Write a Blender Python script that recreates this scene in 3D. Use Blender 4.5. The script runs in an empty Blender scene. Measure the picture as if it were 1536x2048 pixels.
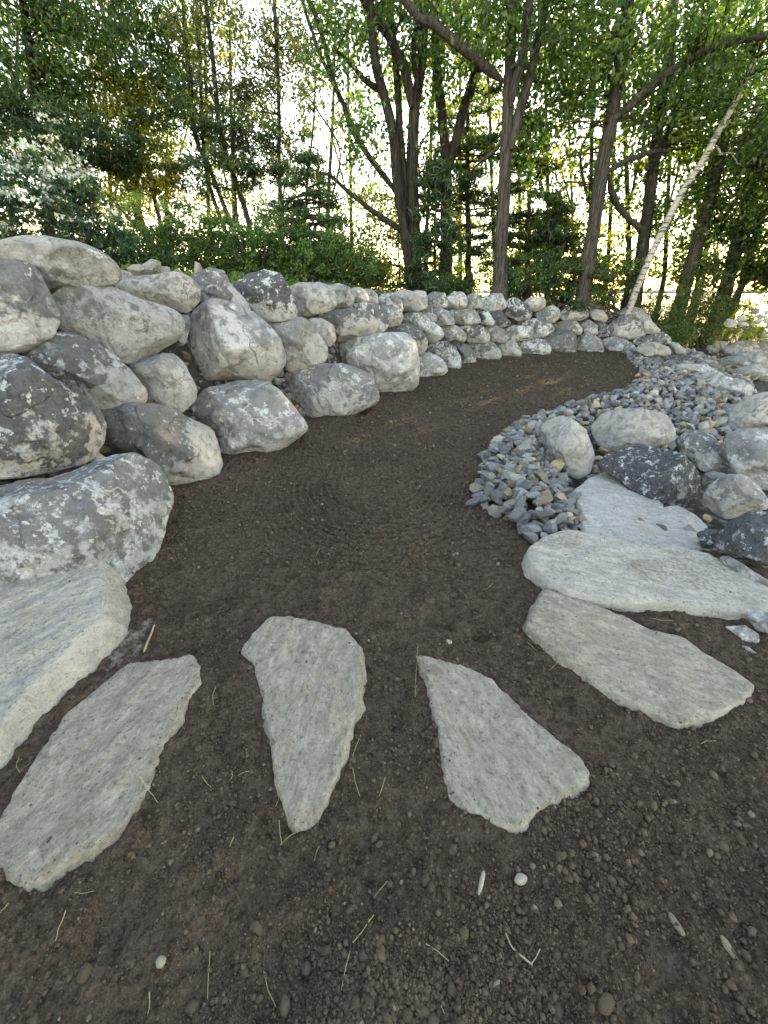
import bpy, math
import numpy as np

R = math.radians
scene = bpy.context.scene
COL = scene.collection

# ------------------------------------------------------------------ camera, sky, sun
F, CAM_H, PITCH = 770.0, 1.55, R(29.7)
cam_d = bpy.data.cameras.new('camera')
cam_d.sensor_fit = 'VERTICAL'
cam_d.sensor_height = 36.0
cam_d.lens = 36.0 * F / 2048.0
cam_d.clip_start = 0.05
cam_d.clip_end = 6000
cam = bpy.data.objects.new('camera', cam_d)
COL.objects.link(cam)
cam.location = (0, 0, CAM_H)
cam.rotation_euler = (R(90) - PITCH, 0, 0)
scene.camera = cam

SUN_EL, SUN_AZ = R(15.0), R(42.0)          # azimuth clockwise from +Y
world = bpy.data.worlds.new("World")
scene.world = world
world.use_nodes = True
wn = world.node_tree.nodes
wl = world.node_tree.links
wn.clear()
wo = wn.new('ShaderNodeOutputWorld')
bg = wn.new('ShaderNodeBackground')
sky = wn.new('ShaderNodeTexSky')
sky.sky_type = 'NISHITA'
sky.sun_disc = False
sky.sun_elevation = SUN_EL
sky.sun_rotation = SUN_AZ
sky.air_density = 1.0
sky.dust_density = 0.05
sky.ozone_density = 1.0
bg.inputs['Strength'].default_value = 0.15
wl.new(sky.outputs[0], bg.inputs['Color'])
wl.new(bg.outputs[0], wo.inputs['Surface'])
sd = bpy.data.lights.new('sun', 'SUN')
sd.energy = 2.8
sd.angle = R(0.53)
sd.color = (1.0, 0.86, 0.64)
sun = bpy.data.objects.new('sun', sd)
COL.objects.link(sun)
sun.location = (20, 24, 12)
sun.rotation_euler = (R(90) - SUN_EL, 0, math.pi - SUN_AZ)
vs = scene.view_settings
vs.view_transform = 'Standard'
vs.look = 'None'
vs.gamma = 1.0
vs.use_curve_mapping = False
vs.exposure = 3.0
try:
    vs.use_white_balance = True
    vs.white_balance_temperature = 11200
    vs.white_balance_tint = 17
except Exception:
    pass
scene.cycles.max_bounces = 6
scene.cycles.diffuse_bounces = 3
scene.cycles.glossy_bounces = 2
scene.cycles.transmission_bounces = 4
scene.cycles.sample_clamp_indirect = 6
scene.cycles.use_denoising = True
scene.cycles.denoising_prefilter = 'FAST'

# ------------------------------------------------------------------ noise
def _hash(i, j, k, seed):
    h = (i.astype(np.uint32) * np.uint32(374761393) + j.astype(np.uint32) * np.uint32(668265263)
         + k.astype(np.uint32) * np.uint32(2147483647 - 58) + np.uint32((seed * 974711 + 13) & 0x7fffffff))
    h = (h ^ (h >> np.uint32(13))) * np.uint32(1274126177)
    h = h ^ (h >> np.uint32(16))
    return (h & np.uint32(0xffffff)).astype(np.float32) / float(0x7fffff) - 1.0

def vnoise(p, seed=0):
    p = np.asarray(p, np.float32)
    i = np.floor(p)
    f = p - i
    u = f * f * f * (f * (f * 6 - 15) + 10)
    i = i.astype(np.int64)
    x, y, z = i[:, 0], i[:, 1], i[:, 2]
    ux, uy, uz = u[:, 0], u[:, 1], u[:, 2]
    def L(a, b, t): return a + (b - a) * t
    c = [[[_hash(x + a, y + b, z + d, seed) for d in (0, 1)] for b in (0, 1)] for a in (0, 1)]
    x00 = L(c[0][0][0], c[1][0][0], ux); x10 = L(c[0][1][0], c[1][1][0], ux)
    x01 = L(c[0][0][1], c[1][0][1], ux); x11 = L(c[0][1][1], c[1][1][1], ux)
    return L(L(x00, x10, uy), L(x01, x11, uy), uz)

def fbm(p, octv=4, seed=0, gain=0.5):
    p = np.asarray(p, np.float32)
    a, s, out = 1.0, 0.0, 0.0
    for o in range(octv):
        out = out + a * vnoise(p * (2.03 ** o) + 17.3 * o, seed + o)
        s += a
        a *= gain
    return out / s

def xy0(x, y, s):
    return np.stack([x * s, y * s, np.zeros_like(x) + 0.37], 1)

def sstep(a, b, x):
    t = np.clip((x - a) / (b - a), 0, 1)
    return t * t * (3 - 2 * t)

# ------------------------------------------------------------------ photo geometry
def ray(u, v):
    a, b = (u - 768) / F, (1024 - v) / F
    return np.array([a, math.cos(PITCH) + b * math.sin(PITCH), -math.sin(PITCH) + b * math.cos(PITCH)])
EYE = np.array([0, 0, CAM_H])

def ground_pt(u, v, z=0.0):
    r = ray(u, v)
    return EYE + r * ((z - CAM_H) / r[2])

def at_y(u, v, Y):
    r = ray(u, v)
    return EYE + r * (Y / r[1])

def ray_plane(u, v, p0, n):
    r = ray(u, v)
    return EYE + r * (np.dot(p0 - EYE, n) / np.dot(r, n))

def parse(s, crop=(0, 0, 1)):
    return np.array([[crop[0] + float(a.split(',')[0]) * crop[2], crop[1] + float(a.split(',')[1]) * crop[2]]
                     for a in s.split()])
CA, CB, CC, CD, CE = (0, 440, .4427), (500, 500, .2995), (760, 540, .3516), (1180, 560, .2318), (920, 740, .4010)
CS, CT, CG = (0, 1200, .5), (768, 1200, .5), (1280, 480, .16667)
FULL = (0, 0, 1)

# ------------------------------------------------------------------ terrain
W = np.array([(-2.6, -6), (-2.3, -2), (-1.75, .6), (-1.62, 1.3), (-1.66, 1.84), (-1.83, 2.9), (-1.6, 3.45), (-1.02, 4.82),
              (-.11, 6.47), (.6, 7.66), (1.36, 8.99), (2.32, 10.4), (3.82, 11.55), (5.33, 12.17), (7.13, 12.5),
              (8.3, 13.0), (9.3, 14.2), (10.3, 17.), (13, 30), (18, 60)])
RE = np.array([(3.2, -6), (3.2, .6), (2.1, 1.55), (1.25, 1.75), (.98, 2.19), (.76, 2.93), (1.02, 3.83), (2.27, 5.57), (4.66, 7.43),
               (5.9, 9.2), (6.49, 10.82), (7.2, 12.3), (8.3, 13.0), (9.3, 14.2), (10.3, 17.), (13, 30), (18, 60)])

def poly_sd(P, x, y):
    best = np.full(x.shape, 1e9)
    sgn = np.ones(x.shape)
    for a, b in zip(P[:-1], P[1:]):
        d = b - a
        t = np.clip(((x - a[0]) * d[0] + (y - a[1]) * d[1]) / (d @ d), 0, 1)
        qx, qy = x - a[0] - t * d[0], y - a[1] - t * d[1]
        dd = qx * qx + qy * qy
        s = d[0] * (y - a[1]) - d[1] * (x - a[0])
        m = dd < best - 1e-9
        best = np.where(m, dd, best)
        sgn = np.where(m, np.sign(s), sgn)
    return np.sqrt(best) * sgn                        # positive on the left of the line

def d_wall(x, y): return poly_sd(W, x, y)
def d_right(x, y): return -poly_sd(RE, x, y)

def terrain(x, y):
    x = np.atleast_1d(np.asarray(x, float)); y = np.atleast_1d(np.asarray(y, float))
    d = d_wall(x, y)
    r = np.maximum(d_right(x, y), 0)
    ht = np.interp(x, [-30, -4, -2, 0, 3, 6.5, 8, 10, 14, 20], [1.7, 1.7, 1.6, 1.4, 1.3, 1.2, 1.0, .75, .4, 0])
    z = ht * sstep(0.25, 1.35, d)
    slope = -0.065 * np.clip(r - .25, 0, 10.5) - .16 * np.maximum(r - 13.5, 0)
    z = z + np.where(d > 0, 0, slope)
    z = z + 0.06 * fbm(xy0(x, y, .5), 3, 5) * sstep(1.5, 4, np.maximum(d, r))
    z = z - 5 * sstep(42, 60, y) - 5 * sstep(34, 60, -x) * (y > -100)
    return np.maximum(z, -3.5)

def tz(x, y): return float(terrain(x, y)[0])

def hit_wall(u, v, batter=0.5):
    r = ray(u, v)
    ts = np.linspace(1.0, 24, 2400)
    p = EYE[None] + r[None] * ts[:, None]
    f = d_wall(p[:, 0], p[:, 1]) - batter * np.maximum(p[:, 2], 0)
    k = np.argmax(f > 0)
    return p[k]

def hit_ground(u, v, h=0.15):
    r = ray(u, v)
    ts = np.linspace(.6, 40, 4000)
    p = EYE[None] + r[None] * ts[:, None]
    f = p[:, 2] - terrain(p[:, 0], p[:, 1]) - h
    k = np.argmax(f < 0)
    return p[k]

# ------------------------------------------------------------------ mesh helpers
def mk_mesh(name, verts, faces, smooth=True):
    verts = np.asarray(verts, np.float32)
    if not isinstance(faces, list): faces = [faces]
    faces = [np.asarray(f, np.int32) for f in faces if len(f)]
    me = bpy.data.meshes.new(name)
    me.vertices.add(len(verts))
    me.vertices.foreach_set('co', verts.ravel())
    li = np.concatenate([f.ravel() for f in faces])
    tot = np.concatenate([np.full(len(f), f.shape[1], np.int32) for f in faces])
    st = np.concatenate([[0], np.cumsum(tot)[:-1]]).astype(np.int32)
    me.loops.add(len(li))
    me.loops.foreach_set('vertex_index', li)
    me.polygons.add(len(tot))
    me.polygons.foreach_set('loop_start', st)
    me.polygons.foreach_set('use_smooth', np.full(len(tot), bool(smooth)))
    me.update(calc_edges=True)
    return me

def fattr(me, name, arr):
    a = me.attributes.new(name, 'FLOAT', 'POINT')
    a.data.foreach_set('value', np.asarray(arr, np.float32).ravel())

def cattr(me, name, rgb):
    a = me.attributes.new(name, 'FLOAT_COLOR', 'POINT')
    c = np.ones((len(rgb), 4), np.float32)
    c[:, :3] = rgb
    a.data.foreach_set('color', c.ravel())

def obj(name, me, mat=None, parent=None, loc=None, label=None, cat=None, group=None, kind=None):
    o = bpy.data.objects.new(name, me)
    COL.objects.link(o)
    if mat is not None and me is not None and not me.materials: me.materials.append(mat)
    if parent is not None: o.parent = parent
    if loc is not None: o.location = loc
    if label: o['label'] = label
    if cat: o['category'] = cat
    if group: o['group'] = group
    if kind: o['kind'] = kind
    return o

_cs = {}
def cubesphere(n):
    if n in _cs: return _cs[n]
    g = np.tan(np.linspace(-1, 1, n + 1) * math.pi / 4)
    vs_, fs = [], []
    off = 0
    for ax in range(3):
        for s in (-1, 1):
            a, b = np.meshgrid(g, g, indexing='ij')
            p = np.zeros((n + 1, n + 1, 3))
            p[..., ax] = s
            p[..., (ax + 1) % 3] = a
            p[..., (ax + 2) % 3] = b
            vs_.append(p.reshape(-1, 3))
            ii = np.arange(n * (n + 1)).reshape(n, n + 1)[:, :n].ravel() + off
            q = np.stack([ii, ii + n + 1, ii + n + 2, ii + 1], 1)
            if s < 0: q = q[:, ::-1]
            fs.append(q)
            off += (n + 1) ** 2
    v = np.concatenate(vs_)
    v /= np.linalg.norm(v, axis=1)[:, None]
    f = np.concatenate(fs)
    key = np.round(v * 1e5).astype(np.int64)
    _, idx, inv = np.unique(key, axis=0, return_index=True, return_inverse=True)
    v, f = v[idx], inv.ravel()[f]
    _cs[n] = (v, f)
    return _cs[n]

def icos():
    t = (1 + 5 ** .5) / 2
    v = np.array([(-1, t, 0), (1, t, 0), (-1, -t, 0), (1, -t, 0), (0, -1, t), (0, 1, t), (0, -1, -t), (0, 1, -t),
                  (t, 0, -1), (t, 0, 1), (-t, 0, -1), (-t, 0, 1)], float)
    f = np.array([(0, 11, 5), (0, 5, 1), (0, 1, 7), (0, 7, 10), (0, 10, 11), (1, 5, 9), (5, 11, 4), (11, 10, 2), (10, 7, 6),
                  (7, 1, 8), (3, 9, 4), (3, 4, 2), (3, 2, 6), (3, 6, 8), (3, 8, 9), (4, 9, 5), (2, 4, 11), (6, 2, 10),
                  (8, 6, 7), (9, 8, 1)])
    return v / np.linalg.norm(v[0]), f

# ------------------------------------------------------------------ materials
class NT:
    def __init__(s, name):
        s.m = bpy.data.materials.new(name)
        s.m.use_nodes = True
        s.t = s.m.node_tree
        s.t.nodes.clear()
        s.out = s.t.nodes.new('ShaderNodeOutputMaterial')
    def n(s, typ, **kw):
        nd = s.t.nodes.new('ShaderNode' + typ)
        for k, v in kw.items():
            if k.startswith('_'): setattr(nd, k[1:], v)
            else: s.put(nd.inputs[k.replace('__', ' ')], v)
        return nd
    def put(s, sock, v):
        if isinstance(v, bpy.types.NodeSocket): s.t.links.new(v, sock)
        elif isinstance(v, tuple) and len(v) == 3 and sock.type == 'RGBA': sock.default_value = (*v, 1)
        else: sock.default_value = v
    def noise(s, vec, scale, detail=4, rough=.55, dist=0, out='Fac'):
        nd = s.n('TexNoise', Vector=vec, Scale=scale, Detail=detail, Roughness=rough, Distortion=dist)
        return nd.outputs[0] if out == 'Fac' else nd.outputs[1]
    def math(s, op, a, b=0.0, clamp=False):
        nd = s.t.nodes.new('ShaderNodeMath')
        nd.operation = op
        nd.use_clamp = clamp
        s.put(nd.inputs[0], a); s.put(nd.inputs[1], b)
        return nd.outputs[0]
    def mr(s, v, a, b, c=0.0, d=1.0, smooth=True):
        nd = s.t.nodes.new('ShaderNodeMapRange')
        if smooth: nd.interpolation_type = 'SMOOTHSTEP'
        for i, q in enumerate((v, a, b, c, d)): s.put(nd.inputs[i], q)
        return nd.outputs[0]
    def mix(s, f, a, b, mode='MIX'):
        nd = s.t.nodes.new('ShaderNodeMix')
        nd.data_type = 'RGBA'
        nd.blend_type = mode
        s.put(nd.inputs[0], f); s.put(nd.inputs[6], a); s.put(nd.inputs[7], b)
        return nd.outputs[2]
    def attr(s, name):
        nd = s.t.nodes.new('ShaderNodeAttribute')
        nd.attribute_name = name
        return nd
    def coords(s, scale=None):
        tc = s.t.nodes.new('ShaderNodeTexCoord')
        oi = s.t.nodes.new('ShaderNodeObjectInfo')
        mul = s.math('MULTIPLY', oi.outputs['Random'], 57.0)
        cb = s.n('CombineXYZ', X=mul, Y=mul, Z=mul)
        ad = s.t.nodes.new('ShaderNodeVectorMath')
        ad.operation = 'ADD'
        s.t.links.new(tc.outputs['Object'], ad.inputs[0]); s.t.links.new(cb.outputs[0], ad.inputs[1])
        v = ad.outputs[0]
        if scale:
            mp = s.t.nodes.new('ShaderNodeMapping')
            mp.inputs['Scale'].default_value = scale
            s.t.links.new(v, mp.inputs[0])
            v = mp.outputs[0]
        return v, oi
    def bump(s, h, strength, dist, normal=None):
        nd = s.n('Bump', Height=h, Strength=strength, Distance=dist)
        if normal is not None: s.t.links.new(normal, nd.inputs['Normal'])
        return nd.outputs[0]
    def finish(s, col, rough=.9, normal=None, spec=.25):
        p = s.n('BsdfPrincipled', Roughness=rough)
        s.put(p.inputs['Base Color'], col)
        p.inputs['Specular IOR Level'].default_value = spec
        if normal is not None: s.t.links.new(normal, p.inputs['Normal'])
        s.t.links.new(p.outputs[0], s.out.inputs[0])
        return s.m

def mat_boulder():
    s = NT('boulder_granite')
    v, oi = s.coords()
    vm = s.t.nodes.new('ShaderNodeVectorMath')
    vm.operation = 'SCALE'
    s.t.links.new(v, vm.inputs[0])
    s.put(vm.inputs['Scale'], s.math('ADD', s.math('MULTIPLY', oi.outputs['Random'], .8), .65))
    v = vm.outputs[0]
    sep = s.n('SeparateColor', Color=oi.outputs['Color'])
    dk, li, wm = sep.outputs[0], sep.outputs[1], sep.outputs[2]
    n1 = s.noise(v, 2.2, 6, .6)
    n2 = s.noise(v, 11, 6, .65)
    fine = s.noise(v, 95, 3, .7)
    grit = s.noise(v, 260, 2, .6)
    grey = s.mix(s.mr(n1, .35, .68), (.37, .395, .435), (.56, .585, .615))
    beige = s.mix(s.mr(n1, .3, .7), (.43, .425, .41), (.60, .59, .575))
    base = s.mix(wm, grey, beige)
    base = s.mix(s.mr(n2, .46, .66, 0, .6), base, (.17, .165, .155))
    mott = s.noise(v, 30, 5, .75)
    base = s.mix(s.mr(mott, .52, .64, 0, .58), base, s.mix(.5, base, (.07, .07, .072)))
    base = s.mix(s.mr(mott, .46, .36, 0, .5), base, (.56, .555, .53))
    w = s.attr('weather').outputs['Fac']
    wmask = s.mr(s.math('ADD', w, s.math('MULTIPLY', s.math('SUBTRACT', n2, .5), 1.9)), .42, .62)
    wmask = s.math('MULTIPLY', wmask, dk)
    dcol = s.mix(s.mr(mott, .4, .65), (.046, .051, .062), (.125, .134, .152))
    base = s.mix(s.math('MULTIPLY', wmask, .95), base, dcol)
    # lichen: blotches and thin veins
    ln = s.noise(v, 3.4, 9, .72, .15)
    thr = s.mr(li, 0, 1, .72, .46, smooth=False)
    lm = s.mr(s.math('SUBTRACT', ln, thr), 0.0, .035)
    ln2 = s.noise(v, 14, 6, .68, .1)
    lm2 = s.mr(s.math('SUBTRACT', ln2, s.mr(s.math('ADD', s.math('MULTIPLY', li, .8), s.math('ADD', s.math('MULTIPLY', wmask, .35), n1)), .5, 1.5, .72, .53, smooth=False)), 0, .03)
    vn = s.math('ABSOLUTE', s.math('SUBTRACT', s.noise(v, 1.4, 5, .6, .25), .5))
    vein = s.math('MULTIPLY', s.mr(vn, .004, .02, 1, 0), s.mr(s.math('ADD', s.math('MULTIPLY', li, .5), n2), .62, .85))
    lall = s.math('MAXIMUM', s.math('MAXIMUM', lm, s.math('MULTIPLY', lm2, .95)), s.math('MULTIPLY', vein, .85))
    lcol = s.mix(n2, (.64, .70, .75), (.80, .84, .86))
    base = s.mix(s.math('MULTIPLY', lall, s.mr(mott, .62, .42, .45, .95)), base, lcol)
    # mineral grain
    base = s.mix(s.mr(fine, .53, .68, 0, .6), base, s.mix(.5, base, (.05, .05, .05)))
    base = s.mix(s.mr(grit, .6, .74, 0, .25), base, (.62, .61, .58))
    crack = s.math('ABSOLUTE', s.math('SUBTRACT', s.noise(v, .9, 4, .55, .35), .48))
    cr = s.mr(crack, 0, .006, 1, 0)
    cr = s.math('MULTIPLY', cr, s.mr(n1, .5, .6))
    base = s.mix(s.math('MULTIPLY', cr, .6), base, (.05, .048, .045))
    h = s.math('ADD', s.math('ADD', s.math('MULTIPLY', n2, .9), s.math('MULTIPLY', mott, .8)), s.math('ADD', s.math('MULTIPLY', fine, .4), s.math('MULTIPLY', cr, -.4)))
    b = s.bump(h, .9, .055)
    return s.finish(base, .92, b, .2)

def mat_slab(name, c1, c2, cdark, scale, white=.3):
    s = NT(name)
    v, oi = s.coords()
    vg, _ = s.coords(scale)
    g1 = s.noise(vg, 3.0, 8, .68)
    g2 = s.noise(vg, 9, 6, .7)
    n1 = s.noise(v, 2.5, 5, .6)
    fine = s.noise(v, 120, 3, .75)
    sp = s.noise(v, 48, 4, .7)
    base = s.mix(s.mr(g1, .34, .68), c1, c2)
    base = s.mix(s.mr(g2, .5, .72, 0, .42), base, cdark)
    base = s.mix(s.mr(n1, .5, .72, 0, .5), base, s.mix(.5, base, (.33, .29, .22)))
    base = s.mix(s.mr(g1, .60, .72, 0, white), base, (.66, .67, .66))
    base = s.mix(s.mr(sp, .55, .67, 0, .62), base, (.10, .092, .08))
    base = s.mix(s.mr(sp, .46, .34, 0, .28), base, (.60, .59, .56))
    base = s.mix(s.mr(fine, .53, .67, 0, .6), base, s.mix(.6, base, (.07, .065, .06)))
    rim = s.attr('rim').outputs['Fac']
    base = s.mix(s.math('MULTIPLY', s.mr(s.math('ADD', rim, s.math('SUBTRACT', g2, .5)), .4, .85), .36), base, (.56, .545, .51))
    dirt = s.attr('dirt').outputs['Fac']
    dm = s.mr(s.math('ADD', dirt, s.math('MULTIPLY', s.math('SUBTRACT', sp, .5), 1.1)), .45, .75)
    base = s.mix(s.math('MULTIPLY', dm, .55), base, (.19, .158, .122))
    h = s.math('ADD', s.math('ADD', s.math('MULTIPLY', g2, .8), s.math('MULTIPLY', g1, .8)), s.math('MULTIPLY', fine, .3))
    b = s.bump(h, .9, .03)
    return s.finish(base, .9, b, .25)

def mat_soil():
    s = NT('soil')
    tc = s.t.nodes.new('ShaderNodeTexCoord')
    v = tc.outputs['Object']
    n1 = s.noise(v, 1.1, 6, .6)
    n2 = s.noise(v, 22, 6, .7)
    n3 = s.noise(v, 140, 4, .7)
    vo = s.n('TexVoronoi', Vector=v, Scale=85.0)
    vo2 = s.n('TexVoronoi', Vector=v, Scale=34.0)
    c = s.mix(s.mr(n1, .35, .65), (.062, .0415, .030), (.097, .066, .0485))
    c = s.mix(s.mr(n2, .4, .7, 0, .65), c, (.115, .095, .077))
    red = s.noise(v, 3.1, 4, .6)
    c = s.mix(s.mr(red, .58, .72, 0, .3), c, (.080, .052, .036))
    c = s.mix(s.mr(n3, .56, .74, 0, .55), c, (.12, .098, .076))
    c = s.mix(s.mr(n3, .44, .28, 0, .5), c, (.020, .016, .013))
    grain = s.noise(v, 38, 3, .8)
    lump = s.noise(v, 13, 4, .75)
    c = s.mix(s.mr(lump, .50, .66, 0, .5), c, (.125, .098, .076))
    c = s.mix(s.mr(lump, .48, .34, 0, .6), c, (.030, .0225, .017))
    c = s.mix(s.mr(grain, .52, .64, 0, .6), c, (.145, .116, .09))
    c = s.mix(s.mr(grain, .46, .34, 0, .75), c, (.024, .019, .0155))  # grain hollows darkened in the colour itself to deepen the tiny shadows
    pale = s.attr('pale').outputs['Fac']
    c = s.mix(s.math('MULTIPLY', s.mr(s.math('ADD', pale, s.math('MULTIPLY', s.math('SUBTRACT', n2, .5), 1.4)), .45, .8), .8), c, (.30, .28, .25))
    h = s.math('ADD', s.math('MULTIPLY', vo.outputs['Distance'], -.5), s.math('ADD', s.math('MULTIPLY', n2, .9), s.math('MULTIPLY', n3, .35)))
    h = s.math('ADD', h, s.math('MULTIPLY', vo2.outputs['Distance'], -.8))
    h = s.math('ADD', h, s.math('MULTIPLY', grain, .9))
    b = s.bump(h, 1.0, .024)
    return s.finish(c, .95, b, .12)

def mat_objcol(name, fine_scale, contrast, rough=.85, from_attr=False, bumpd=.006):
    s = NT(name)
    v, oi = s.coords()
    c = s.attr('col').outputs['Color'] if from_attr else oi.outputs['Color']
    n = s.noise(v, fine_scale, 6, .65)
    n2 = s.noise(v, fine_scale * 5, 3, .7)
    dark = s.mix(1.0, c, (.45, .45, .45), 'MULTIPLY')
    lite = s.mix(.35, c, (.6, .59, .57))
    col = s.mix(s.mr(n, .38, .62, 0, contrast), c, dark)
    col = s.mix(s.mr(n2, .56, .7, 0, contrast), col, lite)
    b = s.bump(s.math('ADD', n, s.math('MULTIPLY', n2, .4)), .7, bumpd)
    return s.finish(col, rough, b, .2)

def mat_leaf(name, trans=.45, boost=(1.15, 1.2, .42)):
    s = NT(name)
    c = s.attr('col').outputs['Color']
    tcol = s.mix(1.0, c, boost, 'MULTIPLY')
    d = s.n('BsdfDiffuse', Color=c)
    t = s.n('BsdfTranslucent', Color=s.mix(1.0, tcol, (2.2, 2.2, 2.2), 'MULTIPLY'))
    g = s.n('BsdfGlossy', Roughness=.45)
    m = s.t.nodes.new('ShaderNodeMixShader'); m.inputs[0].default_value = trans
    s.t.links.new(d.outputs[0], m.inputs[1]); s.t.links.new(t.outputs[0], m.inputs[2])
    m2 = s.t.nodes.new('ShaderNodeMixShader'); m2.inputs[0].default_value = .04
    s.t.links.new(m.outputs[0], m2.inputs[1]); s.t.links.new(g.outputs[0], m2.inputs[2])
    s.t.links.new(m2.outputs[0], s.out.inputs[0])
    return s.m

def mat_bark(name, c1, c2, scale=(16, 16, 1.6)):
    s = NT(name)
    v, oi = s.coords(scale)
    v0, _ = s.coords()
    n = s.noise(v, 1.6, 7, .7, .4)
    n2 = s.noise(v0, 1.2, 4, .6)
    c = s.mix(s.mr(n, .38, .62), c1, c2)
    c = s.mix(s.mr(n2, .55, .75, 0, .5), c, (.16, .165, .14))
    return s.finish(c, .95, s.bump(n, 1.0, .06), .1)

def mat_birch():
    s = NT('birch_bark')
    v, oi = s.coords((2.5, 2.5, 16))
    v0, _ = s.coords()
    n = s.noise(v, 1.5, 5, .6)
    n2 = s.noise(v0, 3, 4, .6)
    c = s.mix(n2, (.27, .262, .25), (.46, .445, .42))
    c = s.mix(s.mr(n, .52, .58, 0, .95), c, (.06, .055, .05))
    return s.finish(c, .8, s.bump(n, .3, .01), .2)

def mat_ground():
    s = NT('forest_floor')
    tc = s.t.nodes.new('ShaderNodeTexCoord')
    v = tc.outputs['Object']
    n = s.noise(v, 2.2, 8, .7)
    n2 = s.noise(v, 26, 5, .75)
    c = s.mix(s.mr(n, .38, .62), (.05, .04, .028), (.085, .066, .045))
    c = s.mix(s.mr(n2, .5, .7, 0, .6), c, (.11, .085, .055))
    c = s.mix(s.mr(n, .52, .68, 0, .7), c, (.045, .062, .022))
    rock = s.attr('rock').outputs['Fac']
    vo = s.n('TexVoronoi', Vector=v, Scale=9.0)
    rc = s.mix(s.mr(vo.outputs['Distance'], .1, .5), (.20, .20, .205), (.06, .06, .06))
    c = s.mix(rock, c, rc)
    return s.finish(c, .95, s.bump(s.math('ADD', n2, vo.outputs['Distance']), .8, .05), .1)

def mat_water():
    s = NT('lake_water')
    tc = s.t.nodes.new('ShaderNodeTexCoord')
    n = s.noise(tc.outputs['Object'], .9, 5, .6)
    p = s.n('BsdfPrincipled', Roughness=.12)
    s.put(p.inputs['Base Color'], (.02, .035, .04))
    p.inputs['IOR'].default_value = 1.33
    s.t.links.new(s.bump(n, .35, .25), p.inputs['Normal'])
    s.t.links.new(p.outputs[0], s.out.inputs[0])
    return s.m

M_BOULDER = mat_boulder()
M_SLAB = mat_slab('stepping_slab_gneiss', (.27, .24, .20), (.43, .392, .335), (.18, .16, .135), (4.0, 8.5, 8.5), .22)
M_PALE = mat_slab('pale_slab_gneiss', (.33, .325, .30), (.50, .485, .45), (.23, .235, .235), (3.0, 6.5, 6.5), .5)
M_PALEB = mat_slab('bluish_slab_gneiss', (.34, .35, .355), (.48, .49, .485), (.25, .262, .27), (3.0, 6.5, 6.5), .5)
M_SOIL = mat_soil()
M_STONE = mat_objcol('crushed_stone', 9, .7)
M_STONE_A = mat_objcol('crushed_stone_small', 9, .5, from_attr=True)
M_CLOD_A = mat_objcol('soil_clods', 60, .45, .95, True, .004)
M_PEB = mat_objcol('pebble_stone', 40, .4, .85)
M_LEAF = mat_leaf('leaf')
M_PETAL = mat_leaf('petal', .2, (.45, .45, .42))
M_NEEDLE = mat_leaf('needle_leaf', .3, (1.15, 1.2, .5))
M_BARK = mat_bark('grey_brown_bark', (.031, .029, .027), (.092, .086, .080))
M_BARKD = mat_bark('dark_bark', (.020, .0185, .0175), (.062, .057, .052))
M_BIRCH = mat_birch()
M_TWIG = mat_objcol('dry_twig', 60, .3, .9)
M_GROUND = mat_ground()
M_WATER = mat_water()

# ------------------------------------------------------------------ terrain, path, lake, far shore
def build_ground():
    gx = np.unique(np.concatenate([np.linspace(-90, -8, 34), np.linspace(-8, 16, 121), np.linspace(16, 90, 30)]))
    gy = np.unique(np.concatenate([np.linspace(-60, -3, 20), np.linspace(-3, 20, 116), np.linspace(20, 90, 36)]))
    X, Y = np.meshgrid(gx, gy)
    x, y = X.ravel(), Y.ravel()
    z = terrain(x, y) - .07
    nx = len(gx)
    ii = (np.arange((len(gy) - 1) * nx).reshape(-1, nx)[:, :-1]).ravel()
    me = mk_mesh('ground', np.stack([x, y, z], 1), np.stack([ii, ii + 1, ii + nx + 1, ii + nx], 1))
    d = d_wall(x, y)
    rock = np.where(d < 1.5, 1.0, 0.0) * sstep(-.3, .2, np.maximum(d, d_right(x, y)))
    fattr(me, 'rock', rock)
    obj('ground', me, M_GROUND, kind='structure')
build_ground()

SLAB_TOPS = []
SLABS_W = []          # world outlines of the stepping slabs, filled in below
def in_poly(P, x, y):
    c = np.zeros(x.shape, bool)
    for (ax, ay), (bx, by) in zip(P, np.roll(P, -1, 0)):
        c ^= ((ay > y) != (by > y)) & (x < (bx - ax) * (y - ay) / (by - ay + 1e-12) + ax)
    return c

def groove(x, y, P, width, depth, rim=.5):
    d = np.abs(poly_sd(P, x, y))
    return -depth * np.exp(-(d / width) ** 2) + rim * depth * np.exp(-((d - 1.9 * width) / (width * .8)) ** 2)

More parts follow.
